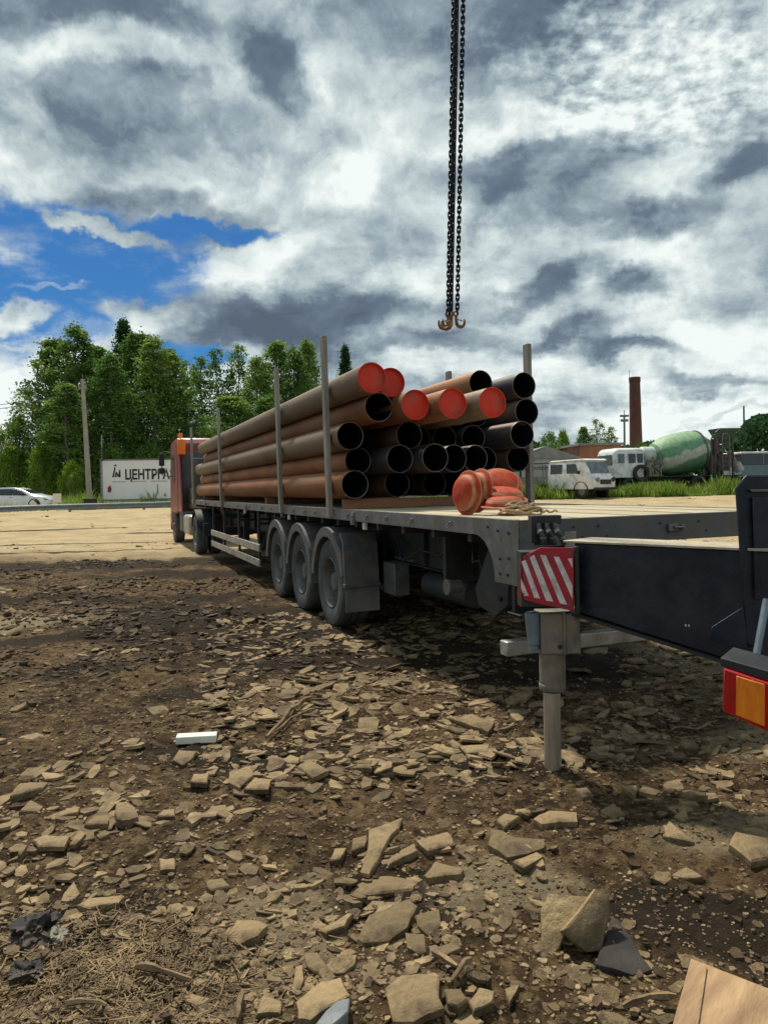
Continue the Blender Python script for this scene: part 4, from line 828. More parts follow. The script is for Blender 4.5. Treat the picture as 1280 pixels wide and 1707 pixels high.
slab(r3([(330, 835), (480, 645), (545, 640), (548, 760), (505, 930), (440, 938)]), .10, .05, 'pointed tan stone standing against the broad one', tilt=(.25, -1.1, .8))
# scattered mid-size stones: individual objects
VAR = []
for k in range(14):
    n = random.randint(5, 8); a0 = random.random() * 6.28; P = []
    for i in range(n):
        q = a0 + 2 * math.pi * i / n + random.uniform(-.3, .3); rr = random.uniform(.6, 1.05); P.append(Vector((.5 * rr * math.cos(q), .34 * rr * math.sin(q), 0)))
    o = slab_mesh('stone_fragment', P, Vector((0, 0, 1)), .075, m_stone, .09); me = o.data
    # flatten the lip so scaling keeps its look
    VAR.append(me); bpy.data.objects.remove(o)
cnt = 0
while cnt < 225:
    px = random.uniform(-250, 1530); py = 985 + 760 * random.random() ** .8
    g0 = onplane(px, py, Vector((0, 0, 0)), Vector((0, 0, 1)))
    if g0.y > 14: continue
    sz = random.uniform(.05, .105) * (1 + .09 * (g0.y - 2.5)) * (1.0 if random.random() < .85 else 1.5)
    o = bpy.data.objects.new('stone_fragment', random.choice(VAR)); COL.objects.link(o)
    o.scale = (sz, sz * random.uniform(.8, 1.25), sz * random.uniform(.6, 1.9)); o.rotation_euler = (random.gauss(0, .14), random.gauss(0, .14), random.uniform(0, 6.28))
    o.location = (g0.x, g0.y, gz(g0.x, g0.y) + o.scale[2] * .05 + .004)
    tag(o, 'plain flat stone fragment half sunk in brown mud', 'stone', 'flat stones on the mud'); cnt += 1
# rubble: countless chips in one object
def thin(X, Y):
    k = np.ones(len(X), bool)
    for (cx, cy, rx, ry, rot) in DARK[:8]:
        c, s = math.cos(R(rot)), math.sin(R(rot)); a = (X - cx) * c + (Y - cy) * s; b = -(X - cx) * s + (Y - cy) * c
        k &= ((a / rx) ** 2 + (b / ry) ** 2 + RNG.normal(0, .35, len(X)) > .75) | (RNG.random(len(X)) < .12)
    return k
def shards(n, sampler, smin, smax, zf, m, name, label, group=None, flat=.15, el=.5, sub=True):
    X, Y = sampler(n); k_ = thin(X, Y); X, Y = X[k_], Y[k_]; n = len(X); S = smin * (smax / smin) ** (RNG.random(n) ** 3.0)
    S = np.minimum(S * (1 + .05 * np.clip(Y - 3, 0, 12)), .028 + .034 * np.clip(Y - 2.2, 0, 9)); S = np.minimum(S, .15); k = 6
    ang = np.sort(RNG.random((n, k)) * .7 + np.arange(k) * 1.0, 1) / k * 2 * np.pi; rr = .55 + .5 * RNG.random((n, k))
    xx = np.cos(ang) * rr * S[:, None]; yy = np.sin(ang) * rr * S[:, None] * (el + .4 * RNG.random((n, 1)))
    th = S * (flat * (.5 + RNG.random(n))); top = np.stack([xx, yy, np.zeros_like(xx) + th[:, None] * .5], -1); bot = np.stack([xx * 1.04, yy * 1.04, np.zeros_like(xx) - th[:, None] * .7], -1)
    Vt = np.concatenate([top, bot], 1)
    rz = RNG.random(n) * 6.283; tx = RNG.normal(0, .16, n); ty = RNG.normal(0, .16, n)
    Vt[:, :, 2] += Vt[:, :, 0] * tx[:, None] + Vt[:, :, 1] * ty[:, None]
    c, s = np.cos(rz)[:, None], np.sin(rz)[:, None]; x = Vt[:, :, 0] * c - Vt[:, :, 1] * s; y = Vt[:, :, 0] * s + Vt[:, :, 1] * c
    Vt = np.stack([x + X[:, None], y + Y[:, None], Vt[:, :, 2] + (GZ(X, Y) + th * zf)[:, None]], -1)
    base = np.arange(n)[:, None] * 12
    quads = [[0, 1, 2, 3], [0, 3, 4, 5]] + [[i, 6 + i, 6 + (i + 1) % 6, (i + 1) % 6] for i in range(6)]
    Fq = (base[:, :, None] + np.array(quads)[None]).reshape(-1, 4)
    o = npmesh(name, Vt.reshape(-1, 3), Fq, m); tag(o, label, 'rubble', None, 'stuff'); return o
def samp(n):
    px = RNG.uniform(-700, 2000, n); m1 = RNG.random(n) < .5
    Y = np.where(m1, 1.7 + 11 * RNG.random(n), 1650 * 1.233 / (160 + 900 * RNG.random(n)))
    X = (px - 640) / F * Y
    cl = fbm(X * 1.1 + 3, Y * 1.1, 3) - .22 * sst(-.2, -2.0, X) * sst(3.2, 4.5, Y); keep = (cl + .5 * fbm(X * 3.1, Y * 3.1 + 7, 2) + RNG.normal(0, .06, n)) > .0
    return X[keep], Y[keep]
shards(24000, samp, .012, .12, .35, m_rubble, 'stone_rubble', 'countless small stone chips and gravel strewn over the brown mud')
def samp2(n):
    px = RNG.uniform(-300, 1600, n); Y = 1.8 + 4.5 * RNG.random(n) ** 1.3; return (px - 640) / F * Y, Y
shards(16000, samp2, .004, .016, .4, m_rubble, 'gravel', 'fine grit and crumbs of stone between the slabs', flat=.5, el=.8)
def clods(n):
    px = RNG.uniform(-500, 1800, n); Y = 1.8 + 13 * RNG.random(n) ** 1.1; return (px - 640) / F * Y, Y
m_clod = mat('mud_clods', (.12, .076, .04), (.045, .028, .015), 12, .95, 0, .5, 50, rand=.4)
def clod2(n):
    px = RNG.uniform(-700, 700, n); Y = 6.5 + 12 * RNG.random(n); X = (px - 640) / F * Y; k = fbm(X * .8, Y * .8 + 4, 3) > .0; return X[k], Y[k]
def shards_all(*a, **k):
    global thin; t_ = thin; thin = lambda X, Y: np.ones(len(X), bool); o = shards(*a, **k); thin = t_; return o
m_clodd = mat('dark_damp_clods', (.10, .066, .037), (.028, .019, .012), 9, .95, 0, .5, 50, rand=.5)
shards_all(14000, clod2, .015, .06, .05, m_clodd, 'damp_clods', 'dark damp churned clods along the ruts left of the trailer', flat=.5, el=.9)
def samp4(n):
    px = RNG.uniform(330, 1500, n); Y = 4.2 + 5.5 * RNG.random(n); X = (px - 640) / F * Y; k = fbm(X * 1.3, Y * 1.3 + 14, 3) > -.12; return X[k], Y[k]
shards_all(7000, samp4, .02, .13, .35, m_rubble, 'stone_rubble', 'dense thin slate chips under and beside the rear of the trailer', flat=.10, el=.5)
def samp5(n):
    px = RNG.uniform(-500, 1500, n); Y = 17 + 20 * RNG.random(n); X = (px - 640) / F * Y; k = fbm(X * .5, Y * .5 + 24, 3) > .05; return X[k], Y[k]
shards_all(2600, samp5, .015, .09, .1, m_rubble, 'yard_gravel', 'scattered stones and crumbs on the sandy yard far behind', flat=.3, el=.8)
shards(16000, clods, .008, .032, .1, m_clod, 'mud_clods', 'crumbly clods of brown mud among the stones', flat=.55, el=.8)

# sticks, litter
def stick(p0, p1, r, lab, m=None, name='stick', flat=False):
    a = onplane(p0[0], p0[1], Vector((0, 0, .03)), Vector((0, 0, 1))); c = onplane(p1[0], p1[1], Vector((0, 0, .03)), Vector((0, 0, 1)))
    pts = []; n = 7
    for i in range(n):
        t = i / (n - 1); p = a.lerp(c, t); p += Vector((random.uniform(-1, 1), random.uniform(-1, 1), 0)) * (a - c).length * .02; p.z = gz(p.x, p.y) + r + .022; pts.append(p - a)
    o = MB().tube(pts, r, 5, rs=[r * random.uniform(.55, 1.1) * (.6 if i in (0, n - 1) else 1) for i in range(n)]).build(name, m or m_stick, smooth=20); o.location = a
    tag(o, lab, 'stick', 'loose sticks and splinters'); return o
stick((441, 1232), (522, 1172), .022, 'long weathered plank splinter left of centre below the wheels'); stick((455, 1222), (540, 1186), .012, 'thin stick crossing the plank splinter')
stick((752, 1655), (785, 1610), .010, 'pale split stick beside the broad boulder slab'); stick((722, 1610), (762, 1636), .014, 'grey flat splinter pointing at the pale split stick')
stick((228, 1642), (315, 1634), .014, 'curved brown stick in the wood litter'); stick((330, 1645), (360, 1618), .006, 'thin twig across the triangular yellow stone')
stick((1040, 1678), (1128, 1664), .014, 'pale broken lath next to the pine board'); stick((395, 1705), (405, 1645), .012, 'reddish bark strip standing in the litter'); stick((110, 1690), (180, 1700), .010, 'dark twig at the bottom edge of the litter')
stick((1120, 1210), (1196, 1195), .010, 'thin dry stick on the bare ground right of the leg')
def samp3(n): 
    px = RNG.normal(190, 120, n); py = RNG.normal(1625, 60, n); py = np.clip(py, 1480, 1760); d_ = (py - (815 - (px - 640) * .021)) / F; Y = 1.62 / d_; return (px - 640) / F * Y, Y
n = 3600; X, Y = samp3(n); Lh = .004 + .038 * RNG.random(n) ** 3; wd = .0007 + .0022 * RNG.random(n) ** 2; a_ = RNG.random(n) * 6.28; zt_ = RNG.normal(0, .25, n)
dx, dy = np.cos(a_) * Lh, np.sin(a_) * Lh; ex, ey = -np.sin(a_) * wd, np.cos(a_) * wd; zz = GZ(X, Y) + .008 + .006 * RNG.random(n)
Vt = np.stack([np.stack([X + s * dx + q * ex, Y + s * dy + q * ey, zz + s * zt_ * Lh + k * wd * 1.2], -1) for s in (-1, 1) for q in (-1, 1) for k in (0, 1)], 1)
quads = np.array([[0, 1, 3, 2], [4, 6, 7, 5], [0, 4, 5, 1], [2, 3, 7, 6], [1, 5, 7, 3], [0, 2, 6, 4]])
o = npmesh('wood_litter', Vt.reshape(-1, 3), (np.arange(n)[:, None, None] * 8 + quads[None]).reshape(-1, 4), m_stick); tag(o, 'splinters, bark and wood chips littering the mud at the lower left', 'wood litter', None, 'stuff')
# white foam strip
a = onplane(293, 1232, Vector((0, 0, .04)), Vector((0, 0, 1))); c = onplane(361, 1227, Vector((0, 0, .04)), Vector((0, 0, 1)))
dd = (c - a); ang = math.atan2(dd.y, dd.x)
o = MB().box(0, dd.length, 0, .085, 0, .05).build('foam_strip', m_foam, None, .006); o.location = (a.x, a.y, gz(a.x, a.y) + .012); o.rotation_euler = (0, R(1), ang); tag(o, 'short white foam strip lying alone on the mud', 'foam strip')
# crumpled plastic
def crumple(px, py, s, m, lab, name):
    p = onplane(px, py, Vector((0, 0, .04)), Vector((0, 0, 1))); bm = bmesh.new(); bmesh.ops.create_icosphere(bm, subdivisions=4, radius=1)
    from mathutils import noise as mn
    for v in bm.verts:
        c_ = v.co.copy(); d_ = mn.noise(c_ * 1.6 + Vector((px, 0, 0))) * .55 + abs(mn.noise(c_ * 4.2)) * .5 + mn.noise(c_ * 9) * .12
        v.co = Vector((c_.x * s[0], c_.y * s[1], c_.z * s[2])) * (.75 + d_)
    me = bpy.data.meshes.new(name); bm.to_mesh(me); bm.free(); me.materials.append(m); me.shade_smooth(); me.set_sharp_from_angle(angle=R(50))
    o = bpy.data.objects.new(name, me); COL.objects.link(o); o.location = (p.x, p.y, gz(p.x, p.y) + s[2] * .35); tag(o, lab, 'rag'); return o
crumple(58, 1548, (.085, .10, .055), m_cloth, 'black crumpled plastic rag half buried at the left edge', 'crumpled_rag')
m_tarp = mat('pale_torn_plastic', (.27, .25, .19), (.12, .105, .08), 12, .6, 0, .4, 40)
crumple(90, 1552, (.05, .06, .03), m_tarp, 'pale torn scrap of plastic clinging to the black rag', 'plastic_scrap')
crumple(48, 1605, (.07, .05, .02), m_cloth, 'flat dark scrap of plastic below the black rag', 'plastic_scrap')
# pine board
def board(P, h, thick, name, m, parent=None):
    pts = [onplane(x, y, Vector((0, 0, h)), Vector((0, -.03, 1)).normalized()) for x, y in P]; k = len(pts)
    e1 = (pts[1] - pts[0]).normalized(); ang = math.atan2(e1.y, e1.x); org = pts[0]; Mi = (Matrix.Translation(org) @ Matrix.Rotation(ang, 4, 'Z')).inverted()
    vs = [Mi @ p for p in pts] + [Mi @ (p - Vector((0, 0, thick))) for p in pts]
    o = MB().add(vs, [tuple(range(k)), tuple(range(2 * k - 1, k - 1, -1))] + [(i, k + i, k + (i + 1) % k, (i + 1) % k) for i in range(k)]).build(name, m, None, .003); o.location = org; o.rotation_euler = (0, 0, ang); return o
o = board([(1151, 1597), (1360, 1678), (1300, 1900), (1080, 1850)], .065, .022, 'wooden_board', m_wood); tag(o, 'raw pine board lying in the bottom right corner', 'board')
pq = [onplane(x, y, Vector((0, 0, .072)), Vector((0, -.03, 1)).normalized()) for x, y in ((1152, 1598), (1178, 1612), (1140, 1865), (1082, 1850))]
vs = [o.matrix_basis.inverted() @ p for p in pq]; vs += [v - Vector((0, 0, .0055)) for v in vs]
MB().add(vs, [(0, 1, 2, 3), (7, 6, 5, 4)] + [(i, 4 + i, 4 + (i + 1) % 4, (i + 1) % 4) for i in range(4)]).build('edge_batten', m_wood, o, .002)

# ------------------------------------------------------------------ trees
def tree_meshes(kind, seed):
    rg = np.random.default_rng(seed); H = 1.0
    # unit: height 16 m
    if kind == 'birch': hh, wmax, base, ncl, per = 16.0, 2.7, .06, (230 if seed < 8 else 135), (62 if seed < 8 else 40)
    elif kind == 'spruce': hh, wmax, base, ncl, per = 16.0, 2.3, .05, 240, 60
    else: hh, wmax, base, ncl, per = 5.0, 2.6, .0, 120, 60
    u = rg.random(ncl) ** .85 * (1 - base) + base
    if kind == 'spruce': prof = wmax * (1 - u) ** .8 + .1
    elif kind == 'birch': prof = wmax * np.sin(np.clip(u, 0, 1) ** .75 * np.pi * .97 + .06) ** .6 * (1 - .52 * u) * 1.2 + .12
    else: prof = wmax * np.sqrt(np.clip(1 - u ** 2, 0, 1))
    th = rg.random(ncl) * 6.283; rad = prof * np.sqrt(.12 + .88 * rg.random(ncl)) * (1 + .22 * np.sin(3 * th + 9 * u + seed)) 
    cx, cy, cz = rad * np.cos(th), rad * np.sin(th), u * hh * (1 if kind != 'bush' else .92)
    cs = (.38 + .45 * rg.random(ncl)) * (1.15 - .55 * u) * (1 if kind != 'bush' else .85)
    N_ = ncl * per; ci = np.repeat(np.arange(ncl), per)
    dirs = rg.normal(0, 1, (N_, 3)); pos = np.stack([cx[ci], cy[ci], cz[ci]], 1) + dirs * cs[ci][:, None] * np.array([.55, .55, .62])
    if kind == 'birch': pos[:, 2] -= .35 * np.abs(dirs[:, 2]) * rg.random(N_)
    if kind == 'spruce': pos[:, 2] -= .25 * np.hypot(pos[:, 0], pos[:, 1])
    pos[:, 2] = np.maximum(pos[:, 2], .1)
    sz = (.065 + .065 * rg.random(N_)) * (1.1 if kind != 'bush' else .8)
    a = rg.normal(0, 1, (N_, 3)); a /= np.linalg.norm(a, axis=1)[:, None]; b_ = np.cross(a, rg.normal(0, 1, (N_, 3))); b_ /= np.linalg.norm(b_, axis=1)[:, None]
    A_ = a * sz[:, None]; B_ = b_ * sz[:, None] * .65
    Vt = np.stack([pos - A_, pos + B_, pos + A_, pos - B_], 1).reshape(-1, 3)
    crown = (Vt, np.arange(N_ * 4).reshape(-1, 4))
    tb = MB(); pts = [Vector((.12 * math.sin(i * 1.3 + seed) * i / 8, .12 * math.cos(i * 1.7 + seed) * i / 8, hh * .93 * i / 8 - (.3 if i == 0 else 0))) for i in range(9)]
    if kind == 'bush': pts = [Vector((0, 0, -.2)), Vector((.1, 0, 1.2)), Vector((.2, .1, 2.6))]
    tb.tube(pts, .2, 7, rs=[(.20 if kind != 'bush' else .07) * (1 - .88 * i / (len(pts) - 1)) for i in range(len(pts))])
    for k in rg.choice(ncl, min(34, ncl), replace=False):
        z0 = max(.3, cz[k] - .9 - .3 * rad[k]); f_ = z0 / (hh * .93) * (len(pts) - 1); i0 = min(int(f_), len(pts) - 2); p0 = pts[i0].lerp(pts[i0 + 1], min(1, f_ - i0)); p1 = Vector((cx[k], cy[k], cz[k]))
        tb.tube([p0, p0.lerp(p1, .5) + Vector((0, 0, .12)), p1], .03, 5, rs=[.05, .03, .012])
    return crown, tb
TM = {}
for kind, sd, m in (('birch', 1, m_leaf), ('birch', 2, m_leaf), ('birch', 3, m_leaf), ('birch', 4, m_leaf), ('birch', 8, m_leaf), ('birch', 9, m_leaf), ('spruce', 5, m_leafd), ('bush', 6, m_leafy), ('bush', 7, m_leaf)):
    cr, tb = tree_meshes(kind, sd); o1 = npmesh('crown', cr[0], cr[1], m); o2 = tb.build('trunk', m_trunk); TM.setdefault(kind, []).append((o1.data, o2.data)); bpy.data.objects.remove(o1); bpy.data.objects.remove(o2)
def tree(kind, var, px, top, Y, wpx, label, name, group, m=None):
    p = at(px, top, Y); zg = gz(p.x, Y) - .1; H = p.z - zg; hh = 5.0 if kind == 'bush' else 16.0; wn = {'birch': 5.0, 'spruce': 4.8, 'bush': 5.6}[kind]
    w = wpx / F * Y / wn; t = empty(name, (p.x, Y, zg), random.uniform(0, 6.28), label, 'bush' if kind == 'bush' else 'tree', group); t.scale = (w, w, H / hh)
    cme, tme = TM[kind][var % len(TM[kind])]
    for nm, me in (('crown', cme), ('trunk', tme)): o = bpy.data.objects.new(nm, me); COL.objects.link(o); o.parent = t
    return t
G1 = 'trees beyond the guardrail'
TL = [(62, 600, 66, 80, 'slim dark birch, leftmost tall tree of the left grove'), (88, 566, 70, 85, 'birch behind the leftmost tall tree, left of the pole'), (127, 543, 68, 90, 'tall birch right behind the leaning concrete pole'), (160, 578, 74, 80, 'birch between the pole and the tallest spruce'),
      (205, 537, 78, 95, 'spruce'), (228, 556, 70, 85, 'birch just right of the tallest dark spruce'), (256, 562, 66, 85, 'light green birch above the billboard centre'), (283, 585, 68, 75, 'birch above the right half of the billboard'),
      (308, 602, 76, 75, 'grey green birch above the cab mirror'), (335, 596, 80, 70, 'thin airy birch above the truck cab'), (362, 582, 78, 65, 'loose birch behind the third stake'), (398, 576, 80, 60, 'tall narrow birch between the second and third stakes'),
      (428, 597, 70, 62, 'bright rounded birch left of the second stake'), (462, 570, 74, 70, 'birch rising behind the top of the second stake'), (490, 580, 72, 60, 'birch just right of the second stake'), (512, 568, 76, 55, 'narrow pointed birch left of the tallest stake'),
      (540, 640, 76, 60, 'low birch behind the tallest stake'), (575, 579, 88, 66, 'spruce2'), (182, 590, 64, 75, 'broad birch in front of the dark spruce'), (110, 640, 62, 80, 'short birch left of the pole base'), (315, 650, 66, 80, 'short birch beside the truck cab roof'), (385, 660, 66, 90, 'low wide birch between the middle stakes'), (450, 660, 66, 90, 'low wide birch behind the second stake')]
for i, (px, top, Y, w, lab) in enumerate(TL):
    if lab == 'spruce': tree('spruce', 0, px, top, Y, w, 'tallest dark spruce in the left grove', 'spruce_tree', G1)
    elif lab == 'spruce2': tree('spruce', 0, px, top, Y, w, 'small dark spruce top peeking over the left end of the pipes', 'spruce_tree', G1)
    else: tree('birch', (4 + i % 2) if i in (0, 8, 9, 10, 11, 16, 20) else i % 4, px, top, Y, w * 1.38, lab, 'birch_tree', G1)
G2 = 'bushes under the left grove'
for i, (px, top, Y, w, lab) in enumerate([(-15, 700, 62, 100, 'large yellow green bush at the left edge behind the car'), (30, 688, 66, 90, 'tall yellow green bush right of the edge one'), (70, 735, 60, 70, 'low bush between the car and the pole'), (120, 765, 58, 60, 'low bush at the foot of the concrete pole'),
                                         (190, 740, 62, 90, 'dark bush behind the left end of the billboard'), (250, 735, 62, 90, 'dark bush behind the right end of the billboard'), (-110, 690, 64, 130, 'bush'), (300, 740, 62, 90, 'dark bush behind the truck cab'), (370, 745, 62, 90, 'dark bush behind the lower pipes')]):
    if lab == 'bush': lab = 'bushy thicket beyond the left edge of the photo'
    tree('bush', 0 if i < 4 else 1, px, top, Y, w, lab, 'leafy_bush', G2)
G3 = 'trees behind the yard on the right'
for i, (k, px, top, Y, w, lab) in enumerate([('bush', 884, 742, 85, 50, 'pale green bush at the right end of the pipes'), ('bush', 915, 716, 80, 62, 'light green bushy tree behind the grey sheet fence'), ('bush', 938, 714, 78, 44, 'bright green bush before the brick building'),
                                            ('birch', 972, 712, 100, 44, 'dark airy tree left of the tallest one behind the brick building'), ('birch', 993, 699, 100, 56, 'tallest dark tree behind the brick building'), ('birch', 1018, 712, 102, 44, 'dark tree right of the tallest one behind the brick building'), ('bush', 1086, 733, 90, 34, 'low bush right of the brick chimney'), ('bush', 1066, 735, 95, 50, 'green bush at the foot of the brick chimney')]):
    tree(k, i, px, top, Y, w, lab, 'leafy_bush' if k == 'bush' else 'leafy_tree', G3)
# far wooded ridge
n = 24000; pxr = RNG.uniform(860, 1900, n); Yr = RNG.uniform(180, 230, n); X = (pxr - 640) / F * Yr
tp_ = 9.5 + 3.5 * fbm(X * .09, X * 0 + 3, 4, .6) + 6.5 * sst(1200, 1262, pxr); Zr = tp_ * (1 - RNG.random(n) ** 2.2) ; Zr = Zr + 1
a = RNG.normal(0, 1, (n, 3)); a /= np.linalg.norm(a, axis=1)[:, None]; b_ = np.cross(a, RNG.normal(0, 1, (n, 3))); b_ /= np.linalg.norm(b_, axis=1)[:, None]
pos = np.stack([X, Yr, Zr], 1); s_ = .75
Vt = np.stack([pos - a * s_, pos + b_ * s_, pos + a * s_, pos - b_ * s_], 1).reshape(-1, 3)
tag(npmesh('distant_wood', Vt, np.arange(n * 4).reshape(-1, 4), m_leafd), 'dark wooded ridge far behind the yard', 'woods', None, 'stuff')
n = 24000; pxr = RNG.uniform(-1200, 900, n); Yr = RNG.uniform(120, 150, n); X = (pxr - 640) / F * Yr; Zr = (6.5 + 4 * fbm(X * .1, X * 0 + 8, 4, .6)) * (1 - RNG.random(n) ** 2) + 1
pos = np.stack([X, Yr, Zr], 1); s_ = .5; Vt = np.stack([pos - a * s_, pos + b_ * s_, pos + a * s_, pos - b_ * s_], 1).reshape(-1, 3)
tag(npmesh('distant_wood', Vt, np.arange(n * 4).reshape(-1, 4), m_leafd), 'dark woodland behind the left grove', 'woods', None, 'stuff')
# grass
def grass(n, fn, hmin, hmax, name, lab, w=.012):
    X, Y = fn(n); n = len(X); Z0 = GZ(X, Y); h = (hmin + (hmax - hmin) * RNG.random(n) ** 1.5) * np.clip(.75 + 1.5 * fbm(X * .55, Y * .55, 3), .25, 1.5); a_ = RNG.random(n) * 6.283; lx, ly = RNG.normal(0, .3, n) * h, RNG.normal(0, .3, n) * h; w_ = w * (1 + RNG.random(n))
    ex, ey = np.cos(a_) * w_, np.sin(a_) * w_
    Vt = np.stack([np.stack([X - ex, Y - ey, Z0 - .02], -1), np.stack([X + ex, Y + ey, Z0 - .02], -1), np.stack([X + ex * .6 + lx * .5, Y + ey * .6 + ly * .5, Z0 + h * .6], -1), np.stack([X + lx, Y + ly, Z0 + h], -1)], 1)
    tag(npmesh(name, Vt.reshape(-1, 3), np.arange(n * 4).reshape(-1, 4), m_grass), lab, 'grass', None, 'stuff')
def gr1(n):
    px = RNG.uniform(800, 1750, n); Y0 = 38.0 + 1.2 * fbm(px * .02, px * 0, 3); Y = Y0 + 14 * RNG.random(n) ** 1.3; return (px - 640) / F * Y, Y
grass(90000, gr1, .15, .85, 'tall_grass', 'tall green weeds round the parked vans in the yard', .022)
def gr2(n):
    px = RNG.uniform(-500, 900, n); Y = 42 + .6 * fbm(px * .02, px * 0, 3) + (px + 20) * .02 + 22 * RNG.random(n) ** 1.2; k = ~((px < 112) & (Y < 52) & (RNG.random(n) < .9)); px, Y = px[k], Y[k]; return (px - 640) / F * Y, Y
grass(80000, gr2, .15, .95, 'verge_grass', 'green weeds behind the guardrail', .025)

# ------------------------------------------------------------------ guardrail, sign, poles, car on the left
def GP(px, Y): x = gx(px, Y); return Vector((x, Y, gz(x, Y)))
g0, g1 = GP(-260, 35.0), GP(900, 60.0)
GR = empty('guardrail', g0, math.atan2(g1.y - g0.y, g1.x - g0.x), 'long low steel guardrail along the far left edge of the yard', 'guardrail')
Lg = (g1 - g0).length; z_at = lambda s: gz(*(g0.lerp(g1, s / Lg)).xy) - g0.z
prof = [(0, .14), (-.05, .18), (-.05, .23), (0, .285), (-.05, .34), (-.05, .40), (0, .44)]
vs = []; fs = []; ns = 30
for i in range(ns + 1):
    s = Lg * i / ns; z = z_at(s)
    for (a_, b1) in prof: vs.append((s, a_, b1 + z))
    for (a_, b1) in prof[::-1]: vs.append((s, a_ + .012, b1 + z))
K = 14
for i in range(ns):
    for j in range(K): fs.append((i * K + j, i * K + (j + 1) % K, (i + 1) * K + (j + 1) % K, (i + 1) * K + j))
m_guard = mat('dull_blue_grey_rail', (.20, .26, .31), (.13, .17, .20), 3, .5, .3, .1, 20, dirt=(.22, .20, .16), dirt_amt=.3)
MB().add(vs, fs).build('rail_beam', m_guard, GR)
for i in range(14):
    s = 2 + i * 4.0
    if s < Lg: MB().box(s - .06, s + .06, .02, .14, z_at(s) - .2, z_at(s) + .42).build('rail_post', m_guard, GR)
# billboard
def bill():
    Y0 = 47.0; a = at(170, 768, Y0); c = at(302, 768, Y0 + 1.0); w = (c - a).length; bot = at(172, 833, Y0).z; top = at(170, 768, Y0).z; H = top - bot
    e = empty('billboard', (a.x, a.y, bot), math.atan2(c.y - a.y, c.x - a.x), 'white company billboard behind the guardrail beside the truck cab', 'billboard')
    MB().box(0, w, 0, .12, 0, H).build('panel', mat('billboard_white', (.74, .77, .78), (.68, .71, .73), 2, .6, 0), e)
    m_fr = mat('billboard_frame', (.16, .19, .21), (.11, .13, .15), 4, .5, .2)
    MB().box(-.10, 0, -.04, .16, -.55, H + .12).box(w, w + .1, -.04, .16, -.55, H + .12).box(0, w, -.04, .16, H, H + .09).box(0, w, -.04, .16, -.09, 0).build('frame', m_fr, e)
    m_let = mat('black_lettering', (.025, .025, .03), (.02, .02, .02), 5, .6); m_sm = mat('grey_small_print', (.25, .25, .27), (.2, .2, .22), 5, .6)
    def text(s, x, z, size, m, bold=.0, sx=1.0):
        cu = bpy.data.curves.new('t', 'FONT'); cu.body = s; cu.size = size; cu.extrude = .004; cu.offset = bold
        to = bpy.data.objects.new('t', cu); COL.objects.link(to); bpy.context.view_layer.update()
        me = bpy.data.meshes.new_from_object(to.evaluated_get(bpy.context.evaluated_depsgraph_get())); bpy.data.objects.remove(to)
        me.materials.clear(); me.materials.append(m); o = bpy.data.objects.new('lettering', me); COL.objects.link(o); o.parent = e; o.location = (x, -.008, z); o.rotation_euler = (R(90), 0, 0); o.scale = (sx, 1, 1); return o
    U = 47.0 / F
    text('ЦЕНТРГАЗ', (207 - 171) * U, H - (800 - 768) * U + .25 * U, 22.5 * U, m_let, .030, .70)
    text('газификация         строительство        проектирование', (187 - 171) * U, H - 36.5 * U, 3.4 * U, m_sm, .0, 1.0)
    # emblem: rig tower with a flame and bars
    b = MB(); 
    def q(pts, y=-.012): b.prism([((x - 171) * U, H - (z - 768) * U) for x, z in pts], y, -.002, 'y')
    q([(187, 796), (190, 796), (193, 779), (191, 779)]); q([(191, 796), (194, 796), (195, 788), (193, 787)]); q([(196, 796), (200.5, 796), (200.5, 783), (198.5, 784)])
    q([(189, 777), (193, 774), (195, 778), (193, 777)]); q([(194, 786), (199, 796), (196.5, 796), (193, 788)])
    b.build('emblem', m_let, e)
    m_rd = mat('dark_red_mark', (.25, .04, .06), (.18, .03, .05), 5, .6); b = MB()
    q([(180, 812), (184, 809), (186, 816), (184, 822), (179, 820)]); b.build('red_mark', m_rd, e)
    m_gm = mat('grey_mark', (.30, .33, .35), (.2, .22, .24), 5, .6); b = MB(); q([(258.5, 809), (260.5, 809), (261, 826), (258, 826)]); q([(268, 829), (272, 823), (274, 830)]); b.build('grey_mark', m_gm, e)
bill()
def pole(name, pt, pb, Y, r0, r1, m, lab, cat='pole', extra=None):
    a = at(pb[0], pb[1], Y); c = at(pt[0], pt[1], Y); zg = gz(a.x, Y); d_ = c - a; a = a + d_ * ((zg - .3 - a.z) / d_.z)
    e = empty(name, a, 0, lab, cat); MB().cyl((0, 0, 0), c - a, r0, r1, 12).build('shaft', m, e, .0); return e, c - a, a
e, tpv, _ = pole('utility_pole', (138, 632), (148, 800), 50, .20, .12, m_conc, 'leaning grey concrete utility pole before the left grove', 'utility pole')
b = MB().box(-.28, .28, -.05, .05, -.65, -.55, M=Matrix.Translation(tpv));
for x in (-.24, .24): b.cyl(tpv + Vector((x, 0, -.55)), tpv + Vector((x, 0, -.38)), .04, n=8)
b.build('crossarm', m_conc, e); MB().cyl(tpv, tpv + Vector((0, 0, .35)), .03, n=8).build('pole_tip', m_galv, e)
e, tpv, _ = pole('mast', (170, 725), (171, 830), 46.5, .05, .035, m_stake, 'thin mast with stacked insulators left of the billboard', 'mast')
b = MB()
for i in range(5): b.cyl(tpv + Vector((0, 0, -.9 - .18 * i)), tpv + Vector((0, 0, -.82 - .18 * i)), .10, n=10)
b.build('insulator', m_blackpl, e)
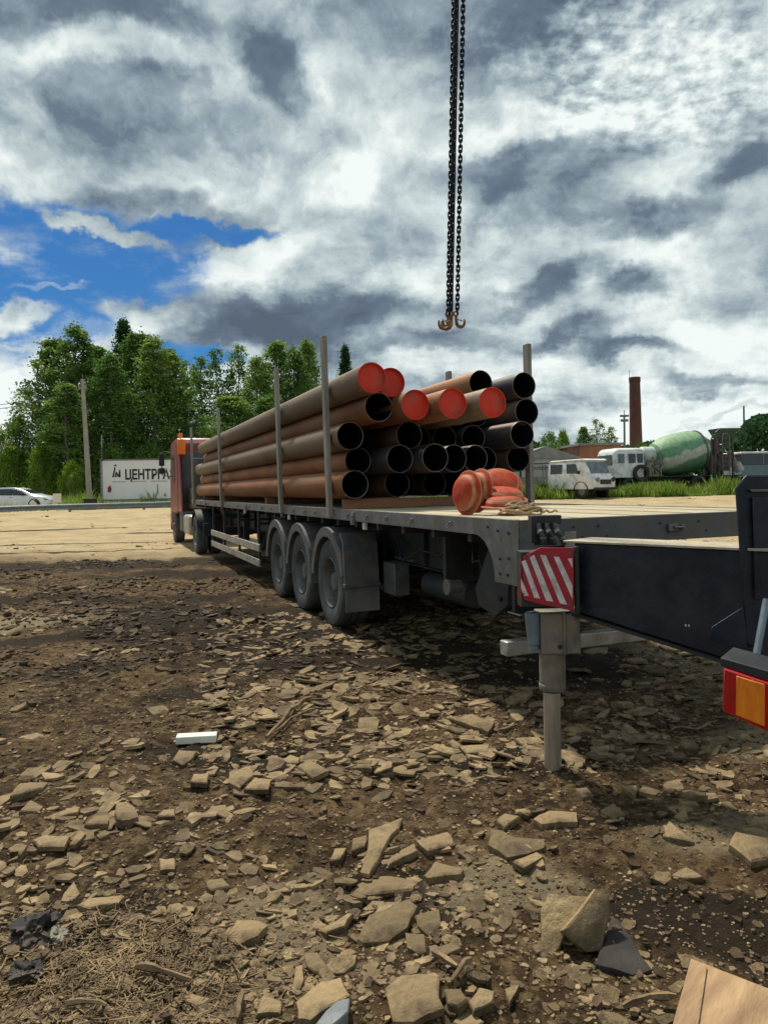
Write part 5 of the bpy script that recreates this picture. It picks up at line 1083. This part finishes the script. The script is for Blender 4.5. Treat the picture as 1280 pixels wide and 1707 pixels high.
for k, (y0, y1) in enumerate(((664, 668), (671, 676))):
    a = at(-200, y0 - 8, 60); c = at(138, y1 + 20, 50); c = at(139, 642 + 6 * k, 50); pts = [a.lerp(c, i / 12) - Vector((0, 0, 1.3 * math.sin(math.pi * i / 12))) for i in range(13)]
    tag(MB().tube(pts, .022, 5).build('power_line', m_blackpl), ('upper' if k == 0 else 'lower') + ' power line running to the leaning concrete pole', 'cable', 'power lines at left')
x_ = GP(94, 43.6); e = MB().box(-.20, .20, 0, .25, .50, 1.02).box(-.02, .02, .1, .14, -.1, .50).build('utility_cabinet', m_foam, None, .01); e.location = x_; tag(e, 'small white cabinet on a post beside the car', 'cabinet')
x_ = GP(148, 45); e = MB().prism([(-.28, 0), (.28, 0), (.33, .62), (-.33, .62)], 0, .5, 'y').box(-.36, .36, -.03, .53, .62, .68).build('waste_bin', m_blackpl, None, .02); e.location = x_; tag(e, 'dark waste bin in the weeds left of the billboard', 'bin')

def loft(sections, name, m, parent=None, bevel=0, smooth=40):
    """sections: list of (x, [(y,z)...]) with equal counts, closed rings"""
    k = len(sections[0][1]); vs = [(x, y, z) for x, P in sections for y, z in P]; fs = []
    for i in range(len(sections) - 1):
        for j in range(k): fs.append((i * k + j, i * k + (j + 1) % k, (i + 1) * k + (j + 1) % k, (i + 1) * k + j))
    fs += [tuple(range(k - 1, -1, -1)), tuple(range((len(sections) - 1) * k, len(sections) * k))]
    return MB().add(vs, fs).build(name, m, parent, bevel, smooth)
# silver car: front to the right
def car():
    Y = 50; x = gx(93, Y) - 4.5; e = empty('parked_car', (x, Y, gz(x + 3, Y)), R(-4), 'silver hatchback car behind the guardrail at the left edge', 'car')
    def ring(zb_, zs, zr, w, wr): return [(-w, zb_), (-w * 1.02, (zb_ + zs) / 2), (-w * .98, zs), (-wr, zr), (wr, zr), (w * .98, zs), (w * 1.02, (zb_ + zs) / 2), (w, zb_)]
    S = [(0, ring(.4, .85, .95, .7, .6)), (.15, ring(.3, .95, 1.2, .82, .62)), (.5, ring(.25, 1.0, 1.42, .88, .62)), (1.2, ring(.25, .98, 1.5, .9, .64)), (2.1, ring(.25, .96, 1.5, .9, .64)), (2.7, ring(.25, .95, 1.36, .9, .64)), (3.3, ring(.25, .93, 1.08, .9, .70)), (3.6, ring(.25, .90, .98, .89, .74)), (4.2, ring(.28, .80, .88, .84, .7)), (4.45, ring(.35, .62, .70, .72, .6)), (4.52, ring(.4, .52, .56, .6, .5))]
    loft(S, 'body', m_silver, e, .02)
    MB().prism([(.45, 1.02), (1.25, 1.0), (1.25, 1.40), (.75, 1.38)], -.905, -.80, 'y').prism([(1.32, 1.0), (2.15, .98), (2.15, 1.40), (1.32, 1.41)], -.905, -.80, 'y').prism([(2.22, .98), (3.2, .95), (2.72, 1.28), (2.22, 1.39)], -.905, -.80, 'y').build('side_window', m_glass, e)
    MB().prism([(3.35, 1.06), (2.75, 1.36), (2.72, 1.33), (3.3, 1.04)], -.62, .62, 'y').build('windscreen', m_glass, e)
    for (wx, wy) in ((.85, -.80), (3.65, -.80), (.85, .80), (3.65, .80)):
        w = MB().lathe([(.2, -.1), (.31, -.1), (.335, -.06), (.335, .06), (.31, .1), (.2, .1)], 28, 'y').build('wheel', m_blackpl, e, loc=(wx, wy, .33)); MB().lathe([(.001, -.07), (.12, -.085), (.2, -.1), (.21, -.08)], 24, 'y').build('rim', m_silver, w)
        MB().lathe([(.34, -.012), (.41, -.012), (.41, .02), (.34, .02), (.34, -.012)], 20, 'y', M=Matrix.Translation((wx, wy * 1.135, .33)), a0=R(0), a1=R(180)).build('wheel_arch', m_blackpl, e)
    MB().box(2.75, 2.95, -1.03, -.9, .98, 1.10).build('mirror', m_blackpl, e, .02)
    MB().prism([(4.1, .70), (4.45, .62), (4.45, .70), (4.1, .80)], -.80, -.55, 'y').build('headlight', m_glassl, e, .01)
    MB().box(2.0, 2.12, -.925, -.905, .84, .87).box(1.1, 1.22, -.925, -.905, .86, .89).build('door_handle', m_galv, e)
car()

# ------------------------------------------------------------------ right side yard
# white double-cab flatbed van; local +x forward
def van():
    Y = 39.0; c = GP(961, Y); yaw = math.atan2(-.80, .60); e = empty('flatbed_van', (c.x, Y, c.z - .05), yaw, 'old white double cab flatbed van parked in the weeds with its nose to the camera', 'van')
    def rg(w, z0, z1, z2, wr): return [(-w * .96, z0), (-w, z0 + .3), (-w, z1), (-wr, z2 - .12), (-wr * .82, z2), (wr * .82, z2), (wr, z2 - .12), (w, z1), (w, z0 + .3), (w * .96, z0)]
    S = [(-1.15, rg(.92, .55, 1.25, 1.95, .84)), (-1.1, rg(.95, .5, 1.28, 2.02, .87)), (.6, rg(.95, .5, 1.28, 2.04, .87)), (1.15, rg(.95, .5, 1.26, 1.98, .86)), (1.38, rg(.94, .5, 1.22, 1.62, .86)), (1.52, rg(.93, .5, 1.18, 1.30, .86)), (1.68, rg(.90, .52, 1.10, 1.20, .80)), (1.78, rg(.84, .56, .98, 1.06, .72)), (1.80, rg(.7, .6, .9, .96, .6))]
    loft(S, 'cab', m_white, e, .03)
    MB().prism([(1.10, 1.90), (1.26, 1.90), (1.54, 1.30), (1.42, 1.30)], -.76, .76, 'y').build('windscreen', m_glassl, e, .01)
    MB().prism([(-.95, 2.0), (1.15, 2.06), (1.28, 1.98), (1.1, 1.94), (-1.18, 1.94)], -.90, .90, 'y').build('roof', m_white, e, .03)
    for s in (-1, 1):
        y0, y1 = (s * .90, s * .962)
        for P in ([(-.95, 1.32), (-.20, 1.32), (-.20, 1.80), (-.95, 1.80)], [(.12, 1.32), (.86, 1.32), (.66, 1.80), (.12, 1.80)]):
            MB().prism(P, min(y0, y1), max(y0, y1), 'y').build('side_window', m_glass, e)
        MB().cyl((1.66, s * .62, .98), (1.83, s * .62, .98), .12, n=18).cyl((1.82, s * .62, .98), (1.835, s * .62, .98), .13, n=18, k=1).build('headlight', [m_galv, m_blackpl if s > 0 else m_glassl], e)
        MB().box(.9, .98, min(s * .96, s * 1.12), max(s * .96, s * 1.12), 1.28, 1.45).build('mirror', m_blackpl, e, .01)
        MB().lathe([(.41, -.02), (.44, -.02), (.44, .02), (.41, .02), (.41, -.02)], 20, 'y', M=Matrix.Translation((1.0, s * .955, .45)), a0=0, a1=R(180)).build('wheel_arch', m_blackpl, e)
        for wx in (1.0, -1.55):
            w = MB().lathe([(.2, -.1), (.34, -.1), (.38, -.06), (.38, .06), (.34, .1), (.2, .1)], 24, 'y').build('wheel', m_blackpl, e, loc=(wx, s * .78, .40)); MB().lathe([(.001, s * .1), (.12, s * .105), (.21, s * .09)], 18, 'y').build('rim', m_galv, w)
    MB().box(1.74, 1.86, -.42, .42, .74, .98).box(1.76, 1.86, -.9, .9, .46, .58).build('grille', m_blackpl, e, .02)
    MB().box(-3.1, 1.6, -.35, .35, .42, .56).build('chassis', m_blackpl, e)
    m_bed = mat('grey_wooden_bed_side', (.24, .25, .23), (.15, .16, .15), 4, .8, 0, .2, 20)
    MB().box(-3.15, -1.2, -.98, -.94, .80, 1.22).box(-3.15, -1.2, .94, .98, .80, 1.22).box(-3.15, -3.11, -.94, .94, .80, 1.22).box(-3.11, -1.2, -.94, .94, .80, .84).build('cargo_bed', m_bed, e)
    b = MB()
    for x in (-3.1, -2.2, -1.3): b.tube([(x, -.92, 1.2), (x, -.92, 1.95), (x, .92, 1.95), (x, .92, 1.2)], .022, 6)
    b.tube([(-3.1, -.92, 1.6), (-1.3, -.92, 1.6)], .018, 6).tube([(-3.1, -.92, 1.95), (-1.3, -.92, 1.95)], .018, 6).box(-3.14, -3.08, -.96, -.84, 1.2, 1.65)
    b.build('bed_hoops', m_blackpl, e)
van()
def mixer():
    # local +x points to the rear (right in view); cab at the left
    Y = 43.5; c = GP(1003, Y); e = empty('concrete_mixer_truck', (c.x + .2, Y, c.z), R(9), 'concrete mixer truck with green and white striped drum and white cab', 'mixer truck')
    m_wc = m_white; U = Y / F
    def rgc(w, z0, z1, z2, wr): return [(-w, z0), (-w, z1), (-wr, z2 - .1), (-wr * .85, z2), (wr * .85, z2), (wr, z2 - .1), (w, z1), (w, z0)]
    loft([(0, rgc(1.1, 1.15, 1.8, 2.45, 1.0)), (.1, rgc(1.15, 1.0, 1.85, 2.62, 1.05)), (.3, rgc(1.18, 1.0, 1.85, 2.72, 1.08)), (1.75, rgc(1.18, 1.0, 1.85, 2.72, 1.08)), (1.85, rgc(1.15, 1.05, 1.85, 2.65, 1.05))], 'cab', m_wc, e, .03)
    MB().box(-.03, .04, -.95, .95, 1.75, 2.35).build('windscreen', m_glassl, e, .02)
    for (a0, a1) in ((.25, .62), (.90, 1.30), (1.42, 1.76)): MB().box(a0, a1, -1.2, -1.04, 1.85, 2.38).build('side_window', m_glass if a0 > .3 else m_glassl, e)
    MB().box(-.12, .1, -1.15, 1.15, .55, 1.0).build('bumper', m_blackpl, e, .03)
    MB().box(.2, 8.3, -.45, .45, .75, 1.0).box(1.9, 8.2, -.9, .9, 1.0, 1.06).build('chassis', m_blackpl, e)
    for wx in (1.0, 5.3, 6.55):
        for s in (-1, 1):
            w = tyre_mb(.3, .52).build('wheel', m_blackpl, e, loc=(wx, s * 1.0, .52), rot=(0, 0, R(90))); rim_mb(.3, .52, .08, -s).build('rim', [m_rim, m_blackpl], w)
    w = tyre_mb(.28, .50).build('spare_wheel', m_blackpl, e, loc=(1.6, -1.22, 1.25), rot=(0, 0, R(90))); rim_mb(.28, .5, .08, 1).build('rim', [m_rim, m_blackpl], w)
    # water tank and pump frame
    MB().lathe([(.001, 1.95), (.35, 1.97), (.48, 2.1), (.48, 2.9), (.35, 3.05), (.001, 3.07)], 24, 'x', M=Matrix.Translation((.2, 0, 2.35))).build('water_tank', mat('pale_tank', (.55, .60, .58), (.42, .47, .45), 3, .5), e)
    b = MB()
    for x in (2.0, 2.5, 3.0):
        b.box(x, x + .08, -.9, -.82, 1.06, 2.2).box(x, x + .08, .8, .88, 1.06, 2.2)
    b.box(2.0, 3.1, -.9, -.82, 1.6, 1.68).cyl((2.3, -.95, 1.45), (2.3, -.6, 1.45), .22, n=16).cyl((2.8, -.95, 1.35), (2.8, -.6, 1.35), .16, n=16)
    b.tube([(2.1, -.95, 1.2), (2.4, -1.0, 1.8), (2.9, -1.0, 1.3), (3.2, -.95, 1.9)], .05, 6); b.build('pump_frame', m_galv, e)
    # drum, tilted up to the rear
    Md = Matrix.Translation((4.75, 0, 2.40)) @ Matrix.Rotation(R(-10), 4, 'Y') @ Matrix.Scale(.82, 4, (1, 0, 0))
    o = MB().lathe([(.001, -2.15), (.55, -2.12), (.90, -1.95), (1.18, -1.2), (1.25, -.3), (1.25, .9), (1.12, 1.4), (.62, 2.2), (.50, 2.4), (.42, 2.4), (.40, 2.3)], 40, 'x').build('drum', m_drum, e); o.matrix_local = Md
    for (x, r_) in ((1.35, 1.14),): MB().lathe([(r_, x), (r_ + .05, x), (r_ + .05, x + .1), (r_, x + .1)], 40, 'x').build('drum_band', m_galv, o)
    # hopper, ladder, chute
    m_hp = mat('dirty_olive_hopper', (.10, .13, .09), (.06, .08, .06), 4, .7, 0, .2, 20)
    MB().add([(7.0, -.65, 3.85), (8.25, -.65, 3.85), (8.25, .65, 3.85), (7.0, .65, 3.85), (7.35, -.25, 2.95), (7.8, -.25, 2.95), (7.8, .25, 2.95), (7.35, .25, 2.95)], [(0, 1, 5, 4), (1, 2, 6, 5), (2, 3, 7, 6), (3, 0, 4, 7), (4, 5, 6, 7), (0, 3, 2, 1)]).build('hopper', m_hp, e, .02)
    b = MB()
    for s in (-.75, .65):
        b.box(6.75, 6.85, s, s + .1, 1.0, 3.2).box(7.7, 7.8, s, s + .1, 1.0, 3.3)
    b.tube([(6.3, -.8, 1.1), (6.3, -.8, 3.1), (6.4, -.8, 3.4), (6.6, -.8, 3.45), (6.8, -.8, 3.3)], .05, 6).tube([(6.5, -.85, 1.1), (6.5, -.85, 3.2)], .04, 6).cyl((6.65, -.6, 2.3), (6.65, -.6, 3.2), .22, n=14).box(6.9, 7.5, -.7, .5, 1.3, 2.3)
    b.box(6.75, 7.8, -.75, -.65, 2.1, 2.2).box(6.75, 7.8, -.75, -.65, 1.5, 1.6).box(6.75, 7.8, -.75, -.65, 2.75, 2.85); b.build('rear_frame', mat('purple_brown_frame', (.12, .08, .09), (.07, .05, .055), 4, .7), e)
    b = MB().tube([(6.95, -.9, 1.1), (6.95, -.9, 3.3), (7.05, -.9, 3.5), (7.3, -.9, 3.5), (7.4, -.9, 3.3), (7.4, -.9, 1.1)], .028, 6)
    for i in range(8): b.tube([(6.95, -.9, 1.3 + .27 * i), (7.4, -.9, 1.3 + .27 * i)], .02, 5)
    b.tube([(6.55, -.9, 3.0), (6.55, -.9, 3.6), (6.75, -.9, 3.75), (7.0, -.9, 3.75)], .025, 6).build('ladder', m_galv, e)
    b = MB(); n = 10; vs = []; fs = []
    for i, (x, z, r_) in enumerate(((7.95, 2.65, .34), (8.15, 2.25, .24), (8.35, 1.75, .25), (8.55, 1.35, .27))):
        for j in range(n + 1):
            q = math.pi * (1.0 + j / n); vs.append((x + .25 * math.sin(q) * r_, r_ * math.cos(q), z + r_ * math.sin(q) * .6))
        for j in range(n, -1, -1):
            q = math.pi * (1.0 + j / n); vs.append((x + .25 * math.sin(q) * (r_ - .03), (r_ - .03) * math.cos(q), z + (r_ - .03) * math.sin(q) * .6))
    K = 2 * (n + 1)
    for i in range(3):
        for j in range(K): fs.append((i * K + j, i * K + (j + 1) % K, (i + 1) * K + (j + 1) % K, (i + 1) * K + j))
    fs += [tuple(range(K)), tuple(range(4 * K - 1, 3 * K - 1, -1))]
    MB().add(vs, fs).cyl((8.35, -.1, 1.75), (8.6, -.1, 1.28), .27, .27, 20, cap=False).build('discharge_chute', mat('pale_chute', (.50, .52, .47), (.36, .38, .34), 5, .6), e)
    MB().box(7.6, 8.3, -1.0, 1.0, .7, .9).build('rear_bumper', m_blackpl, e)
mixer()
def bus():
    Y = 50; c = GP(1236, Y); e = empty('parked_bus', (c.x, Y, c.z), R(3), 'blue grey bus with white roof at the right edge of the yard', 'bus'); U = Y / F
    m_bus = mat('blue_grey_bus_paint', (.19, .24, .29), (.15, .19, .23), 2, .45); H = 2.65
    MB().box(0, 9, 0, 2.4, .35, 1.75).build('body', m_bus, e, .05); MB().box(.03, 8.97, .02, 2.38, 1.75, 2.5).build('window_band', m_glass, e, .02); MB().box(-.03, 9.03, -.03, 2.43, 2.5, H).build('roof', m_white, e, .06)
    for wx in (1.6, 7.0):
        for y in (.2, 2.2): MB().lathe([(.001, -.14), (.4, -.14), (.48, -.08), (.48, .08), (.4, .14), (.001, .14)], 24, 'y').build('wheel', m_blackpl, e, loc=(wx, y, .46))
    for x in (1.5, 3, 4.5, 6, 7.5): MB().box(x, x + .07, .0, .02, 1.75, 2.5).build('window_pillar', m_bus, e)
bus()
# sheet fence
def fence():
    a, c = GP(820, 56), GP(1010, 52); e = empty('sheet_fence', a, math.atan2(c.y - a.y, c.x - a.x), 'grey corrugated sheet fence behind the white flatbed van', 'fence'); Lf = (c - a).length; n = int(Lf / .1)
    P = [(i * .1, .03 * (1 if i % 2 else -1)) for i in range(n)]; P2_ = [(x, y + .01) for x, y in P[::-1]]
    MB().prism(P + P2_, .02, 2.15, 'z').build('sheet_panel', m_fgrey, e, smooth=20)
    for i in range(0, int(Lf), 3): MB().box(i, i + .08, -.12, -.04, 0, 2.5).build('fence_post', m_blackpl, e)
    MB().box(0, Lf, -.10, -.05, 1.95, 2.0).build('fence_rail', m_blackpl, e)
fence()
def building(name, x0p, x1p, topp, Y, depth, m, mr, lab, ridge=.0, cat='building', rot=0):
    a, c = GP(x0p, Y), GP(x1p, Y); W_ = c.x - a.x; H = at((x0p + x1p) / 2, topp, Y).z - a.z; e = empty(name, a - Vector((0, 0, .2)), R(rot), lab, cat); H += .2
    MB().box(0, W_, 0, depth, 0, H).build('wall', m, e)
    if ridge: MB().prism([(-.3, H + .003), (W_ * .5, H + ridge), (W_ + .3, H + .003)], -.3, depth + .3, 'y').build('roof', mr, e)
    else: MB().box(-.25, W_ + .25, -.25, depth + .25, H + .002, H + .22).build('roof', mr, e)
    return e, W_, H
e, w, h_ = building('brick_building', 968, 1038, 742, 72, 14, m_brick, m_slate, 'low orange brick building left of the chimney', 0, rot=4)
MB().box(w * .55, w * .8, -.03, .05, 1.2, 2.2).build('window', m_glass, e)
e, w, h_ = building('grey_shed', 858, 962, 764, 66, 10, m_fgrey, m_slate, 'grey shed with a low pitched sheet roof behind the fence', 1.1, 'shed')
# chimney
cY = 130; c = GP(1061, cY); top = at(1061, 629, cY).z - c.z; e = empty('brick_chimney', c, 0, 'tall tapering dark brick factory chimney', 'chimney')
MB().lathe([(1.22, -.3), (.92, top - .8), (1.0, top - .8), (1.0, top), (.7, top), (.7, top - 1.5)], 28, 'z').build('shaft', m_chim, e)
MB().cyl((-.9, 0, top), (-.9, 0, top + 1.3), .04, n=6).build('lightning_rod', m_blackpl, e)
e, tpv, _ = pole('lamp_pole', (1040, 694), (1041, 790), 62, .10, .08, m_galv, 'grey steel lamp pole with floodlights left of the chimney', 'lamp pole')
MB().box(-.35, .35, -.1, .1, -.05, .12, M=Matrix.Translation(tpv)).box(-.3, .3, -.12, .1, -.45, -.25, M=Matrix.Translation(tpv)).cyl(tpv, tpv + Vector((0, 0, .5)), .03, n=6).build('floodlight', m_galv, e)
pole('thin_post', (1239, 677), (1240, 760), 56, .07, .06, m_blackpl, 'thin dark post rising behind the bus', 'post')
